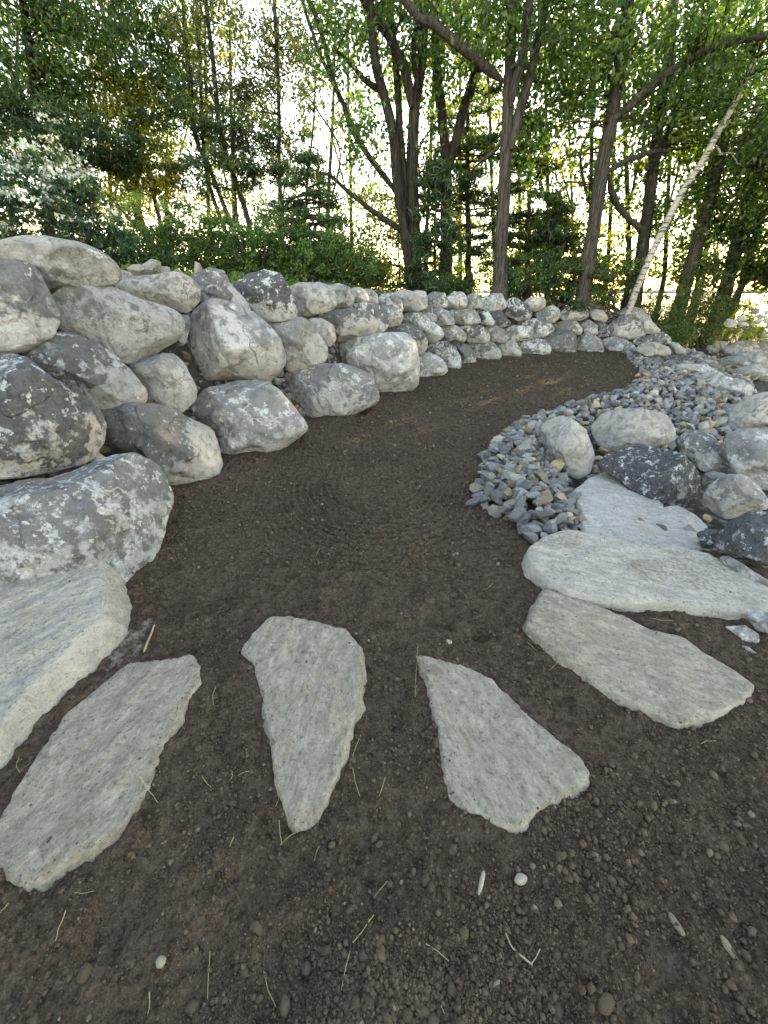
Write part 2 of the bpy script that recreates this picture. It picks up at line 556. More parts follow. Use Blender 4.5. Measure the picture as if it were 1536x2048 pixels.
GROOVES = [([(432, 1240), (440, 1450), (470, 1640)], .035, .022), ([(775, 1240), (782, 1420), (790, 1640)], .04, .022),
           ([(720, 1240), (745, 1500)], .03, .012), ([(1085, 1330), (1180, 1470), (1290, 1560)], .03, .014),
           ([(1060, 1340), (1150, 1490), (1230, 1600)], .018, .01), ([(350, 1010), (345, 1130), (250, 1230)], .05, .018),
           ([(1240, 1420), (1330, 1500), (1500, 1540)], .04, .014), ([(1470, 1720), (1500, 1900), (1536, 1960)], .03, .03),
           ([(60, 1640), (260, 1500)], .03, .012), ([(520, 1420), (560, 1580)], .03, .016)]
GROOVES = [(np.array([ground_pt(*q)[:2] for q in g]), w, d) for g, w, d in GROOVES]
PITS = [(960, 1270, .05, .03), (930, 1255, .07, -.02), (1020, 1270, .06, -.015), (760, 1730, .12, .02), (700, 1190, .12, .02), (600, 1200, .1, .02),
        (440, 1200, .12, .025), (330, 1230, .1, .02), (880, 1230, .1, .02), (1500, 1620, .12, .012), (1330, 1890, .07, .012), (1460, 1860, .08, .014),
        (660, 1900, .1, .018), (250, 1800, .12, .02), (420, 1950, .1, .018), (560, 1960, .1, .02), (1140, 1560, .06, .01),
        (840, 1030, .12, .015), (560, 1020, .1, .012), (130, 1720, .15, .02), (1180, 1250, .12, .02)]
PITS = [(*ground_pt(u, v)[:2], r, d) for u, v, r, d in PITS]

def soil_z(x, y):
    z = terrain(x, y)
    dist = np.sqrt(x * x + y * y)
    z = z + .026 * fbm(xy0(x, y, 1.7), 3, 21) + .015 * fbm(xy0(x, y, 6), 3, 22)
    rough = 1 - .55 * sstep(1.9, 3.6, dist)
    z = z + rough * (.016 * fbm(xy0(x, y, 20), 3, 23) + .011 * np.abs(fbm(xy0(x, y, 48), 2, 24)))
    z = z + (.009 * fbm(xy0(x, y, 18), 2, 29) + .006 * fbm(xy0(x, y, 9), 2, 28)) * (1 - rough)
    for P, w, d in GROOVES: z = z + groove(x + .03 * fbm(xy0(x, y, 6), 3, 3), y, P, w, d * .5) * (.55 + .75 * fbm(xy0(x, y, 5), 2, 8))
    for px, py, r, d in PITS:
        q = np.hypot(x - px, y - py) / r
        z = z - d * np.exp(-q ** 4) + .35 * d * np.exp(-((q - 1.25) / .3) ** 2)
    # rake sweeps: concentric arcs on the path, then cross strokes farther along
    c = ground_pt(730, 1010)
    q = np.hypot((x - c[0] - .1) * 1.0, (y - c[1] - .45) * .8) + .03 * fbm(xy0(x, y, 1.5), 2, 31)
    a = sstep(.2, .4, q) * sstep(1.25, .7, q) * sstep(c[1] + .75, c[1] + .25, y)
    z = z + a * .017 * (.6 + .7 * fbm(xy0(x, y, 1.6), 2, 40)) * np.sin(q * 2 * math.pi / .058)
    q2 = y * .93 - .35 * x + .18 * fbm(xy0(x, y, .8), 2, 33)
    z = z + sstep(4.4, 6.0, y) * (.017 * np.sin(q2 * 2 * math.pi / .17) * (.55 + .45 * fbm(xy0(x, y, 1.3), 2, 34)))
    q3 = x + .12 * (y - 3.5) ** 2 * .3 + .06 * fbm(xy0(x, y, .9), 2, 35)
    z = z + sstep(3.0, 3.5, y) * sstep(5.2, 4.4, y) * .008 * (.5 + .8 * fbm(xy0(x, y, 1.1), 2, 39)) * np.sin(q3 * 2 * math.pi / .062)
    for P in SLABS_W: z = np.where(in_poly(P * .96 + P.mean(0) * .04, x, y), np.minimum(z, terrain(x, y) - .045), z)
    # soil heaped a little along the boulder foot
    z = z + .05 * sstep(-.5, .05, d_wall(x, y)) * (.7 + .5 * fbm(xy0(x, y, 3), 2, 36))
    return z

def build_path():
    th = np.linspace(R(-62), R(62), 600)
    r = np.exp(np.concatenate([np.arange(math.log(.95), math.log(5.6), .0036), np.arange(math.log(5.6), math.log(16.5), .0075)]))
    T, Rr = np.meshgrid(th, r)
    x, y = (Rr * np.sin(T)).ravel(), (Rr * np.cos(T) - 1.0).ravel()
    z = soil_z(x, y)
    nx = len(th)
    ii = (np.arange((len(r) - 1) * nx).reshape(-1, nx)[:, :-1]).ravel()
    q = np.stack([ii, ii + 1, ii + nx + 1, ii + nx], 1)
    ok = (d_wall(x, y) < .55) & (d_right(x, y) < .7)
    ok = ok[q].all(1)
    q = q[ok]
    used, inv = np.unique(q, return_inverse=True)
    q = inv.reshape(q.shape)
    co = np.stack([x, y, z], 1)[used]
    me = mk_mesh('path', co, q)
    P = np.array([ground_pt(*p)[:2] for p in [(215, 1345), (235, 1290), (300, 1235), (285, 1300), (262, 1330)]])
    dd = np.abs(poly_sd(np.vstack([P, P[:1]]), co[:, 0], co[:, 1]))
    ins = in_poly(P, co[:, 0], co[:, 1])
    fattr(me, 'pale', np.where(ins, .62, .55 - dd * 6).clip(0, 1))
    obj('path', me, M_SOIL, kind='structure')

me = mk_mesh('lake', [(-3000, -3000, -.95), (3000, -3000, -.95), (3000, 3000, -.95), (-3000, 3000, -.95)], np.array([[0, 1, 2, 3]]))
obj('lake', me, M_WATER, kind='structure')

def far_shore():
    n = 240
    a = np.linspace(R(-75), R(75), n)
    rr = 1500.0
    h = 9 + 5 * fbm(np.stack([a * 9, a * 0, a * 0], 1), 4, 77)
    ring = []
    for k, (dr, hh) in enumerate([(0, -1.2), (15, .35), (60, .8), (140, 1.0), (260, .7)]):
        q = rr + dr
        ring.append(np.stack([np.sin(a) * q, np.cos(a) * q, (h * hh if hh > 0 else np.full(n, -1.5))], 1))
    v = np.concatenate(ring)
    f = []
    for k in range(4):
        i = np.arange(n - 1) + k * n
        f.append(np.stack([i, i + 1, i + n + 1, i + n], 1))
    s = NT('far_woods')
    tc = s.t.nodes.new('ShaderNodeTexCoord')
    nn = s.noise(tc.outputs['Object'], .05, 6, .7)
    m = s.finish(s.mix(nn, (.16, .20, .21), (.20, .24, .25)), 1.0)  # pale blue-grey puts distance haze into the woods' colour
    obj('hills', mk_mesh('hills', v, f), m, kind='structure')
far_shore()

# ------------------------------------------------------------------ boulders
NB = [0]
def outline_polar(P2, n=180, smooth=2.2):
    Q = []
    for a, b in zip(P2, np.roll(P2, -1, 0)):
        for t in np.linspace(0, 1, 24, endpoint=False): Q.append(a + (b - a) * t)
    Q = np.array(Q)
    ang = np.arctan2(Q[:, 1], Q[:, 0])
    o = np.argsort(ang)
    ang, rad = ang[o], np.hypot(Q[:, 0], Q[:, 1])[o]
    g = np.linspace(-math.pi, math.pi, n, endpoint=False)
    r = np.interp(g, np.concatenate([ang - 2 * math.pi, ang, ang + 2 * math.pi]), np.concatenate([rad] * 3))
    k = np.exp(-.5 * (np.arange(-8, 9) / smooth) ** 2)
    k /= k.sum()
    r = sum(w * np.roll(r, j) for j, w in zip(range(-8, 9), k))
    return g, r

def centroid(P):
    x, y = P[:, 0], P[:, 1]
    x1, y1 = np.roll(x, -1), np.roll(y, -1)
    c = x * y1 - x1 * y
    A = c.sum() / 2
    return np.array([((x + x1) * c).sum(), ((y + y1) * c).sum()]) / (6 * A), abs(A)

def boulder(label, P, dk=.6, li=.4, wm=.4, where='wall', thick=.8, q=2.5, facets=7, fdepth=.74, up=.45, rough=1.0,
            h=.15, push=.4, name='boulder', group=None, side=0.0, inv=1, batter=.5):
    NB[0] += 1
    seed = NB[0] * 7 + 3
    rng = np.random.default_rng(seed)
    c, A = centroid(P)
    if where == 'wall': P = c + (P - c) * 1.065
    hitp = hit_wall(*c, batter) if where == 'wall' else hit_ground(*c, h)
    dirv = hitp - EYE
    D = np.linalg.norm(dirv)
    dirv = dirv / D
    size = math.sqrt(A / math.pi) / F * D * abs(dirv @ np.array([0, math.cos(PITCH), -math.sin(PITCH)]))
    T = thick * size
    C = hitp + dirv * push * T
    fwd = -dirv
    rt = np.cross([0, 0, 1.0], fwd); rt /= np.linalg.norm(rt)
    up_v = np.cross(fwd, rt)
    P3 = np.array([ray_plane(u, v, C, fwd) for u, v in P]) - C
    P2 = np.stack([P3 @ rt, P3 @ up_v], 1)
    ga, gr = outline_polar(P2)
    px = math.sqrt(A)
    n = 40 if px > 200 else 30 if px > 120 else 21 if px > 60 else 14 if px > 34 else 9
    v, f = cubesphere(n)
    th = np.arctan2(v[:, 1], v[:, 0])
    s = np.hypot(v[:, 0], v[:, 1])
    k = (s ** q + np.abs(v[:, 2]) ** q) ** (-1 / q)
    s, zc = s * k, v[:, 2] * k
    nv = np.stack([s * np.cos(th), s * np.sin(th), zc], 1)
    for _ in range(facets):
        nn = rng.normal(size=3); nn[2] = abs(nn[2]) + .55
        nn /= np.linalg.norm(nn)
        d = fdepth + rng.uniform(-.06, .1)
        over = np.maximum(nv @ nn - d, 0)
        nv = nv - nn[None] * over[:, None] * .95
    s2 = np.hypot(nv[:, 0], nv[:, 1])
    th2 = np.arctan2(nv[:, 1], nv[:, 0])
    Rv = np.interp(th2, np.concatenate([ga, [math.pi]]), np.concatenate([gr, gr[:1]]))
    # keep the radius blended to the mean near the face centre so facets stay flat
    Rm = gr.mean()
    L = np.stack([s2 * Rv * np.cos(th2), s2 * Rv * np.sin(th2), nv[:, 2] * T], 1)
    nrm = nv / (np.linalg.norm(nv, axis=1)[:, None] + 1e-9)
    wn_ = L / size
    front = sstep(.0, .7, np.abs(nv[:, 2]))
    amp = size * rough * (.05 + .07 * front)
    disp = amp * fbm(wn_ * 1.5 + seed, 3, seed) + size * rough * .03 * fbm(wn_ * 4.5 + seed, 4, seed + 9, .6)
    rid = np.abs(fbm(wn_ * 1.9 + 5 + seed, 2, seed + 4))
    disp -= size * rough * .045 * (1 - sstep(0, .14, rid)) * front
    L = L + nrm * disp[:, None]
    B = L[:, :1] * rt + L[:, 1:2] * up_v + L[:, 2:3] * fwd
    me = mk_mesh(name, B, f)
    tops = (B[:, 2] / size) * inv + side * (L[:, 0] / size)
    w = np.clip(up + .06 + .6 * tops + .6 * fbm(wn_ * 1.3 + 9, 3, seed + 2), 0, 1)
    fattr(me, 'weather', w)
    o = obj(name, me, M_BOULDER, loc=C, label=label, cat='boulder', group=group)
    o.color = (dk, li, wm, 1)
    return o

WG = 'boulders stacked in the retaining wall'
def wb(label, crop, s, **kw): boulder(label, parse(s, crop), group=WG, **kw)

wb('broad pale beige boulder topping the left end of the wall below the white-flowering shrub', CA, '-120,140 60,85 200,82 370,110 500,175 535,235 515,290 430,295 330,310 230,330 130,280 0,240 -120,220', dk=.25, li=.25, wm=.75, thick=.9)
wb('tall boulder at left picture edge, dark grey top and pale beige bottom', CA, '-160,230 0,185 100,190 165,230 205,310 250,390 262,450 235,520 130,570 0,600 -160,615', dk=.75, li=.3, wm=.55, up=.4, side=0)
wb('big pale grey rounded boulder with pointed right end, in the left upper wall', CA, '245,340 290,300 400,288 500,300 600,350 720,390 800,425 822,470 790,530 700,590 600,640 540,640 450,580 350,530 280,500 255,420', dk=.4, li=.4, wm=.4, up=.35)
wb('loaf-shaped beige boulder on the wall top beside the small rubble', CA, '520,285 620,260 780,240 850,255 895,310 890,370 840,412 780,405 650,380 560,340', dk=.4, li=.3, wm=.75, up=.3)
wb('grey top boulder with dark cap, tucked between a beige loaf and a dark lichened one', CA, '870,250 950,222 1010,235 1040,290 1100,350 1130,410 1000,420 920,390 880,310', dk=.8, li=.35, wm=.35, up=.5)
wb('dark blue-grey boulder with white lichen flecks standing highest in mid wall top', CA, '1050,290 1120,250 1200,230 1270,250 1300,310 1330,380 1335,440 1200,460 1130,430 1085,360', dk=.95, li=.6, wm=.2, up=.65)
wb('largest rounded grey-tan boulder at the centre of the wall', CA, '850,480 880,410 960,365 1060,375 1140,420 1210,480 1270,570 1303,640 1270,700 1200,740 1080,748 980,745 915,768 860,690 830,600', dk=.45, li=.3, wm=.45, up=.3, thick=.95)
wb('warm beige boulder with a sunlit patch, right of the biggest round boulder', CA, '1200,455 1290,437 1380,450 1430,510 1480,580 1465,640 1380,665 1300,680 1270,600 1230,520', dk=.35, li=.35, wm=.8, up=.35)
wb('small plain boulder half hidden behind the warm beige sunlit boulder', CA, '1390,450 1450,445 1510,480 1520,530 1490,575 1430,530', dk=.2, li=.2, wm=.6)
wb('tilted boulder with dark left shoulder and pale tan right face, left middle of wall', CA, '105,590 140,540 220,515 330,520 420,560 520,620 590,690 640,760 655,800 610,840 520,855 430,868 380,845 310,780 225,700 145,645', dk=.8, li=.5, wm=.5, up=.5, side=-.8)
wb('blocky pale cracked boulder wedged between the tilted one and the biggest one', CA, '580,655 690,610 780,598 835,640 850,690 885,770 880,810 810,868 740,850 650,825 640,750 600,700', dk=.35, li=.3, wm=.5, up=.3, facets=7, fdepth=.7, q=3.2)
wb('great dark oval boulder with speckled lichen at the left picture edge', CA, '-180,640 0,608 100,630 200,690 300,770 390,850 430,910 448,1000 420,1060 350,1100 200,1135 0,1160 -180,1165', dk=.9, li=.5, wm=.35, up=.65, thick=.85)
wb('angular broken boulder with dark hollow face and pale right edge by the soil', CA, '430,880 520,860 680,842 780,860 880,905 960,940 985,1010 1000,1100 980,1150 900,1215 790,1262 700,1250 600,1130 520,1060 450,1000', dk=.75, li=.25, wm=.4, up=.55, side=-.6, facets=8, fdepth=.66, q=3.2, rough=1.25)
wb('domed boulder with looping white lichen lines, foot buried in the soil', CA, '835,880 870,820 960,760 1080,732 1190,738 1260,780 1320,860 1385,945 1290,1010 1210,1070 1130,1110 1000,1160 980,1060 940,960 880,910', dk=.45, li=.6, wm=.35, up=.45)
wb('long massive boulder with lichen streaks at left, behind the pale slab block', FULL, '-80,990 0,965 120,945 240,912 290,930 325,970 338,1000 325,1035 310,1080 290,1120 265,1160 215,1200 150,1230 60,1230 -80,1230', dk=.6, li=.65, wm=.25, up=.55, thick=.7, push=.55)
wb('huge pale blue-grey square-shouldered boulder standing at the middle of the bottom course', CB, '510,760 530,670 570,620 700,590 880,575 1020,570 1090,610 1105,690 1105,800 1105,890 1030,965 960,985 870,1010 800,980 700,870 560,780', dk=.22, li=.6, wm=.3, up=.3, q=3.3, facets=5)
wb('wide rounded boulder with a vertical cleft, left of the square-shouldered pale one', CB, '190,900 240,840 330,790 470,770 620,775 720,805 800,845 830,920 850,990 830,1030 720,1060 650,1110 540,1150 400,1215 310,1140 250,1030 200,960', dk=.55, li=.5, wm=.3, up=.5, q=2.8)
wb('sloping boulder with dark upper and pale lower half, above the square-shouldered one', CB, '470,450 560,410 680,395 780,420 850,470 865,520 820,565 700,595 590,615 550,545 500,490', dk=.8, li=.3, wm=.55, up=.4, side=-.5)
wb('dark speckled boulder peeping behind the sloping dark and pale boulder', CB, '660,380 740,350 830,350 900,400 925,450 910,520 860,575 800,565 720,500 680,430', dk=.85, li=.6, wm=.2, up=.6)
wb('small pale-bottomed boulder right of the dark speckled peeping one', CB, '860,380 960,375 1010,400 1022,450 1000,500 930,515 885,470', dk=.6, li=.5, wm=.3, up=.5)
wb('brown-capped boulder with clean cream lower face, resting behind the square-shouldered one', CB, '870,545 960,505 1060,490 1130,530 1170,590 1180,640 1150,685 1105,700 1040,650 950,610 880,585', dk=.85, li=.3, wm=.75, up=.4)
wb('pointed boulder slanting down right with white lichen streaks, middle of the wall bend', CB, '1020,440 1080,410 1160,430 1230,490 1280,530 1295,570 1240,612 1190,620 1150,570 1090,520 1030,480', dk=.6, li=.7, wm=.2, up=.5)
wb('small pale foot boulder directly right of the square-shouldered giant', CB, '1100,740 1130,700 1200,690 1270,720 1310,780 1310,820 1230,865 1110,905 1095,820', dk=.3, li=.6, wm=.35, up=.4)
wb('dark dome with bright white lichen cap, second right of the square-shouldered giant', CB, '1180,660 1230,620 1310,612 1370,650 1405,710 1400,795 1330,815 1300,770 1250,710 1190,695', dk=.8, li=.75, wm=.2, up=.55)
wb('dark smooth dome with few flecks, third right of the square-shouldered giant', CB, '1330,610 1380,610 1460,640 1505,690 1512,735 1490,765 1400,795 1400,700 1360,650', dk=.8, li=.4, wm=.25, up=.5)
wb('plain tan-grey oblong boulder on the wall top right of the tall dark one', CB, '250,260 330,225 450,220 530,240 570,310 570,380 520,412 400,435 320,450 290,360', dk=.25, li=.2, wm=.6, up=.3)
wb('small rounded grey boulder on the wall top right of the oblong tan one', CB, '520,240 590,222 660,250 695,310 690,355 640,385 565,400 555,300', dk=.5, li=.45, wm=.35)
wb('left of a pair of small upright boulders on the wall top', CB, '665,260 730,248 785,280 795,345 720,355 685,330', dk=.5, li=.3, wm=.4)
wb('right of a pair of small upright boulders on the wall top', CB, '745,265 810,258 850,300 857,365 790,355 755,320', dk=.55, li=.3, wm=.55)
wb('blue-grey peaked boulder on the wall top left of the greenish block', CB, '855,320 900,290 960,288 1010,330 1022,400 990,435 890,385', dk=.7, li=.5, wm=.15)
wb('greenish flat-topped squared block on the wall top', CB, '945,290 1010,268 1170,278 1182,330 1180,390 1100,410 1015,405 990,340', dk=.1, li=.1, wm=.6, facets=6, fdepth=.72, q=4)
wb('small dark blocky boulder on the wall top right of the greenish block', CC, '266,150 300,128 370,130 387,170 380,215 275,208', dk=.8, li=.5, wm=.3, up=.6, q=3.2)
wb('round cream boulder on the wall top, second right of the greenish block', CC, '380,160 420,122 470,128 497,165 490,212 430,225 378,218', dk=.35, li=.2, wm=.8, up=.2)
wb('small cream and grey boulder on the wall top, third right of the greenish block', CC, '488,150 530,130 570,155 587,195 582,225 490,218', dk=.6, li=.4, wm=.6, up=.4)
wb('wide boulder with bold white lichen and cream base, fourth right of the greenish block', CC, '572,160 640,136 690,133 722,175 724,208 680,234 600,238 578,200', dk=.7, li=.8, wm=.6, up=.4)
wb('dark sloping boulder flecked white, just left of the cream loaf at the wall top', CC, '700,220 730,168 770,158 830,195 864,240 852,282 780,288 715,255', dk=.95, li=.6, wm=.2, up=.75)
wb('cream loaf-shaped boulder on dark gravel at the wall top', CC, '812,180 850,160 930,156 945,185 938,218 880,238 828,212', dk=.08, li=.1, wm=.95, up=.1)
wb('half dark half pale boulder right below the cream loaf', CC, '868,260 920,220 980,198 1022,230 1025,267 990,298 930,290', dk=.8, li=.4, wm=.5, side=-.7)
wb('dark boulder with dense white spots, second right of the cream loaf', CC, '1015,258 1060,213 1130,203 1177,225 1187,262 1140,290 1050,296', dk=.85, li=.75, wm=.2, up=.65)
wb('small cream round-nosed boulder near the right end of the wall', CC, '1174,242 1220,218 1272,235 1296,270 1282,298 1210,280', dk=.15, li=.15, wm=.9, up=.1)
wb('big egg-shaped boulder with dark top and tan belly at the wall right end', CC, '1290,330 1330,280 1380,253 1450,263 1500,300 1517,350 1490,383 1400,398 1320,378', dk=.8, li=.4, wm=.7, up=.35)
wb('grey rock against which the leaning birch foot stands', CC, '1350,255 1365,235 1420,206 1490,225 1540,270 1548,335 1500,360 1430,290', dk=.35, li=.25, wm=.5, push=.9)
wb('round grey boulder left of centre in the second course of the far wall', CC, '300,230 340,213 385,235 422,280 424,312 330,318', dk=.45, li=.4, wm=.35)
wb('dark capped boulder under the greenish block', CC, '140,260 180,218 250,203 310,218 327,270 312,303 220,260', dk=.85, li=.5, wm=.3, up=.6)
wb('wide speckled boulder in the second course below the round cream one', CC, '383,232 450,220 530,220 555,250 575,302 480,315 420,295', dk=.6, li=.5, wm=.35)
wb('small dark white-spotted boulder left of the smooth slate-coloured slab in the far wall', CC, '560,240 610,233 652,290 642,314 575,308', dk=.95, li=.8, wm=.1, up=.7)
wb('smooth slate-coloured slanting slab stone in the far wall', CC, '600,238 690,230 733,285 750,312 700,326 645,308', dk=.95, li=.12, wm=.1, up=.8, facets=6)
wb('long dark boulder with pale streaks below the cream loaf', CC, '772,307 830,278 920,273 972,303 993,340 940,378 870,390 855,335', dk=.8, li=.6, wm=.25, up=.6)
wb('dark topped boulder with a clean cream right end in the far wall', CC, '980,312 1050,288 1110,286 1150,335 1143,368 1080,365 1005,350', dk=.75, li=.25, wm=.7, side=-.5)
wb('small grey speckled boulder left of the dark round one beside the egg-shaped boulder', CC, '1142,307 1190,283 1238,315 1238,365 1155,375', dk=.6, li=.5, wm=.3)
wb('dark round boulder touching the left side of the egg-shaped one', CC, '1225,315 1270,296 1313,330 1303,374 1236,385', dk=.95, li=.4, wm=.2, up=.75)
wb('round grey-brown boulder left in the third course of the far wall', CC, '343,322 400,306 460,330 490,370 477,410 400,408 352,355', dk=.5, li=.4, wm=.45)
wb('dark brown-topped boulder with white spots in the third course', CC, '450,312 520,300 590,323 627,375 617,412 500,412 470,355', dk=.85, li=.55, wm=.5, up=.55)
wb('grey-tan boulder with flecked shoulder next right of the dark brown-topped one', CC, '592,322 650,310 710,343 733,390 702,412 635,408', dk=.6, li=.4, wm=.5)
wb('blocky boulder with vertical pale streaks in the third course', CC, '710,342 760,316 860,320 874,360 868,392 735,410', dk=.6, li=.65, wm=.3, q=3.2)
wb('dark boulder with pale right flank in the bottom course at the path bend', CC, '485,422 560,403 640,408 682,455 688,500 600,522 545,530 530,460', dk=.8, li=.4, wm=.3, side=-.5)
wb('low pale boulder in the bottom course at the path bend', CC, '645,422 720,406 770,413 800,450 803,490 690,510', dk=.35, li=.5, wm=.4)
wb('long low boulder with dark top and bright white front, far bottom course', CC, '775,407 870,388 940,398 967,440 963,478 850,500 795,490', dk=.85, li=.75, wm=.25, up=.45)
wb('large smooth slate-grey dome in the far bottom course', CC, '900,382 980,353 1060,341 1110,365 1118,410 1108,480 965,485 950,430', dk=.8, li=.35, wm=.2, up=.7)
wb('triangular grey boulder right of the slate-grey dome', CC, '1105,402 1140,368 1210,366 1253,400 1275,468 1105,482', dk=.55, li=.5, wm=.2)
wb('low flat boulder ending the bottom course at the stone slope', CC, '1250,402 1320,378 1390,393 1448,430 1443,465 1370,490 1280,475', dk=.6, li=.55, wm=.25)
# gap fillers the photograph shows between the courses
wb('small dark stone wedged below the pointed right end of a pale boulder', CA, '800,440 850,430 860,480 835,560 800,570 785,520', dk=.5, li=.1, wm=.3, push=1.4)
wb('grey stone showing behind the angular broken boulder at left', CA, '400,1060 440,1040 480,1080 470,1120 400,1110', dk=.2, li=.1, wm=.7, push=1.0)
wb('dark grey boulder behind the great oval and the tilted boulder', CA, '380,850 450,860 480,920 470,1000 440,1040 400,940', dk=.8, li=.1, wm=.3, push=1.3)

# stones lying on the right of the path
RG = 'boulders on the stone slope right of the path'
def rb(label, crop, s, **kw):
    kw.setdefault('h', .18)
    boulder(label, parse(s, crop), where='ground', group=RG, **kw)
rb('upright cream egg-shaped boulder beside the crushed stone heap', CE, '400,290 440,243 500,224 570,243 632,300 657,380 670,440 652,512 590,556 530,515 470,440 412,360', dk=.12, li=.2, wm=.75, up=.2, h=.3)
rb('smooth oval beige boulder lying lengthwise above the dark flat one', CE, '645,290 690,223 790,190 930,193 1032,220 1082,290 1090,345 1050,375 900,395 750,410 685,370', dk=.18, li=.15, wm=.9, up=.2, h=.3)
rb('dark slate flat boulder with white rim flecks beside the white slab', CE, '688,480 740,408 850,378 1000,383 1112,420 1182,490 1218,570 1203,665 1160,700 1040,700 940,640 850,600 780,540', dk=1.0, li=.42, wm=.2, up=.95, facets=3, fdepth=.6, q=3.4, h=.25, thick=.6)
rb('grey boulder with white crust behind the dark slate flat one', CE, '1055,350 1100,308 1180,296 1262,330 1322,410 1292,485 1220,512 1165,475 1105,415', dk=.7, li=.65, wm=.25, up=.6)
rb('pale rounded boulder cut by the right picture edge, highest of the near right stones', CE, '1322,270 1360,188 1420,138 1536,108 1620,125 1620,300 1400,300', dk=.12, li=.25, wm=.75, up=.2, h=.3)
rb('large blue-green boulder at the right picture edge below the pale rounded one', CE, '1305,330 1380,298 1536,283 1640,320 1640,600 1500,600 1370,525 1315,425', dk=.6, li=.3, wm=.3, up=.4, h=.3)
rb('tan boulder with white cap between dark slate and lichen-spotted boulders', CE, '1203,640 1240,568 1330,518 1420,518 1492,570 1535,640 1540,695 1430,722 1330,745 1248,705', dk=.4, li=.45, wm=.85, up=.45, h=.22)
rb('small striped stone wedged behind the tan white-capped boulder', CE, '1212,520 1260,500 1330,520 1310,560 1240,590 1205,570', dk=.6, li=.3, wm=.4)
rb('dark brown boulder with one big round white lichen patch at the right edge', CE, '1268,850 1330,758 1440,703 1620,698 1640,980 1480,1010 1380,970 1288,915', dk=.95, li=.4, wm=.4, up=.9, h=.22)
rb('small black and white stone between white slab and dark brown boulder', CE, '1176,815 1220,788 1292,798 1282,885 1210,895', dk=.95, li=.6, wm=.2, up=.8, h=.08)
rb('low grey stone at the right edge below the dark brown boulder', CE, '1280,930 1340,925 1400,960 1460,1000 1540,1050 1600,1060 1600,1120 1450,1080 1340,1000', dk=.5, li=.5, wm=.2, h=.06)
rb('blue-grey lumpy stone at the right edge near the fan slab end', CE, '1428,1230 1480,1193 1600,1205 1620,1345 1520,1310 1470,1300', dk=.35, li=.55, wm=.2, h=.1)
rb('half buried pale blue stone in the soil at the right edge', CE, '1310,1275 1420,1270 1492,1318 1492,1358 1410,1375 1340,1310', dk=.15, li=.6, wm=.2, h=.03, thick=.5)
rb('small bluish stone sliver in the soil below the half buried pale one', CE, '1400,1372 1440,1380 1490,1420 1510,1450 1470,1440 1420,1400', dk=.3, li=.4, wm=.2, h=.02, thick=.5)
rb('light dome-topped boulder in the gravel at the wall end', CD, '385,600 440,548 560,533 680,578 710,640 640,665 480,660', dk=.2, li=.3, wm=.85, h=.3)
rb('dark sloping boulder with white blotches above the light dome-topped one', CD, '350,525 470,478 620,445 695,490 705,550 560,560 420,580', dk=.9, li=.6, wm=.2, h=.5, up=.7)
rb('pale boulder at the lower tip of the wall end beside the green bush', CD, '660,525 760,543 828,600 828,660 740,660 700,600', dk=.15, li=.4, wm=.5, h=.3)
rb('flat black stone with white dashes among the crushed gravel', CD, '585,668 700,643 850,648 918,690 912,725 700,725 640,705', dk=1.0, li=.4, wm=.1, up=.95, h=.12, thick=.6)
rb('pale flat ledge stone beside the black dashed one', CD, '680,740 830,718 1000,733 1125,790 1185,845 1000,860 830,880 890,800', dk=.1, li=.5, wm=.45, h=.12, thick=.5)
rb('broad flat blue-green slab rock above the right edge boulders', CD, '915,850 1000,788 1100,778 1185,835 1335,868 1415,930 1405,995 1300,1025 1150,985 1040,950 950,925', dk=.3, li=.45, wm=.35, h=.18, thick=.5, q=3.4)
rb('beige flat block with straight layers on the shore slope', CD, '1245,770 1330,738 1460,726 1528,760 1505,805 1440,845 1265,835', dk=.15, li=.2, wm=.8, h=.2, q=3.6, facets=6)
rb('brown rounded rock below the bushes on the shore slope', CD, '1095,690 1180,653 1320,648 1393,700 1382,745 1250,765 1130,755', dk=.7, li=.1, wm=.6, up=.7, h=.25)
rb('light round rock right of the brown one on the shore slope', CD, '1385,690 1410,640 1450,618 1510,650 1536,710 1500,745 1410,740', dk=.15, li=.25, wm=.6, h=.25)
rb('sloping tan wedge of rock under the birch foot', CD, '430,330 470,320 520,335 620,442 560,470 470,460', dk=.1, li=.1, wm=.95, h=.8)
rb('small pale cobble in the gravel near the beige flat block', CD, '1140,785 1165,762 1205,768 1205,800 1170,812', dk=.05, li=.2, wm=.6, h=.08)
rb('flat grey stone beside the brown rounded rock', CD, '960,700 1010,685 1100,700 1115,735 1060,755 980,735', dk=.3, li=.3, wm=.5, h=.1, thick=.5)
rng = np.random.default_rng(5)
for k in range(190):
    u = rng.uniform(1405, 1575); v = 622 + rng.uniform(0, 1) ** .8 * 132
    if u < 1405 + (760 - v) * .35 or (u < 1490 and v > 708): continue
    w_, h_ = rng.uniform(9, 24) * (v - 560) / 130, rng.uniform(6, 13) * (v - 560) / 130
    a = np.linspace(0, 2 * math.pi, 9)[:-1]
    P = np.stack([u + w_ * np.cos(a) * rng.uniform(.8, 1.1, 8), v + h_ * np.sin(a) * rng.uniform(.8, 1.1, 8)], 1)
    boulder('grey rock of the loose shore bank sloping down to the lake at right', P, dk=rng.uniform(0, .5), li=rng.uniform(.1, .5), wm=rng.uniform(.3, .9),
            where='ground', h=.06, group='rocks of the shore bank')

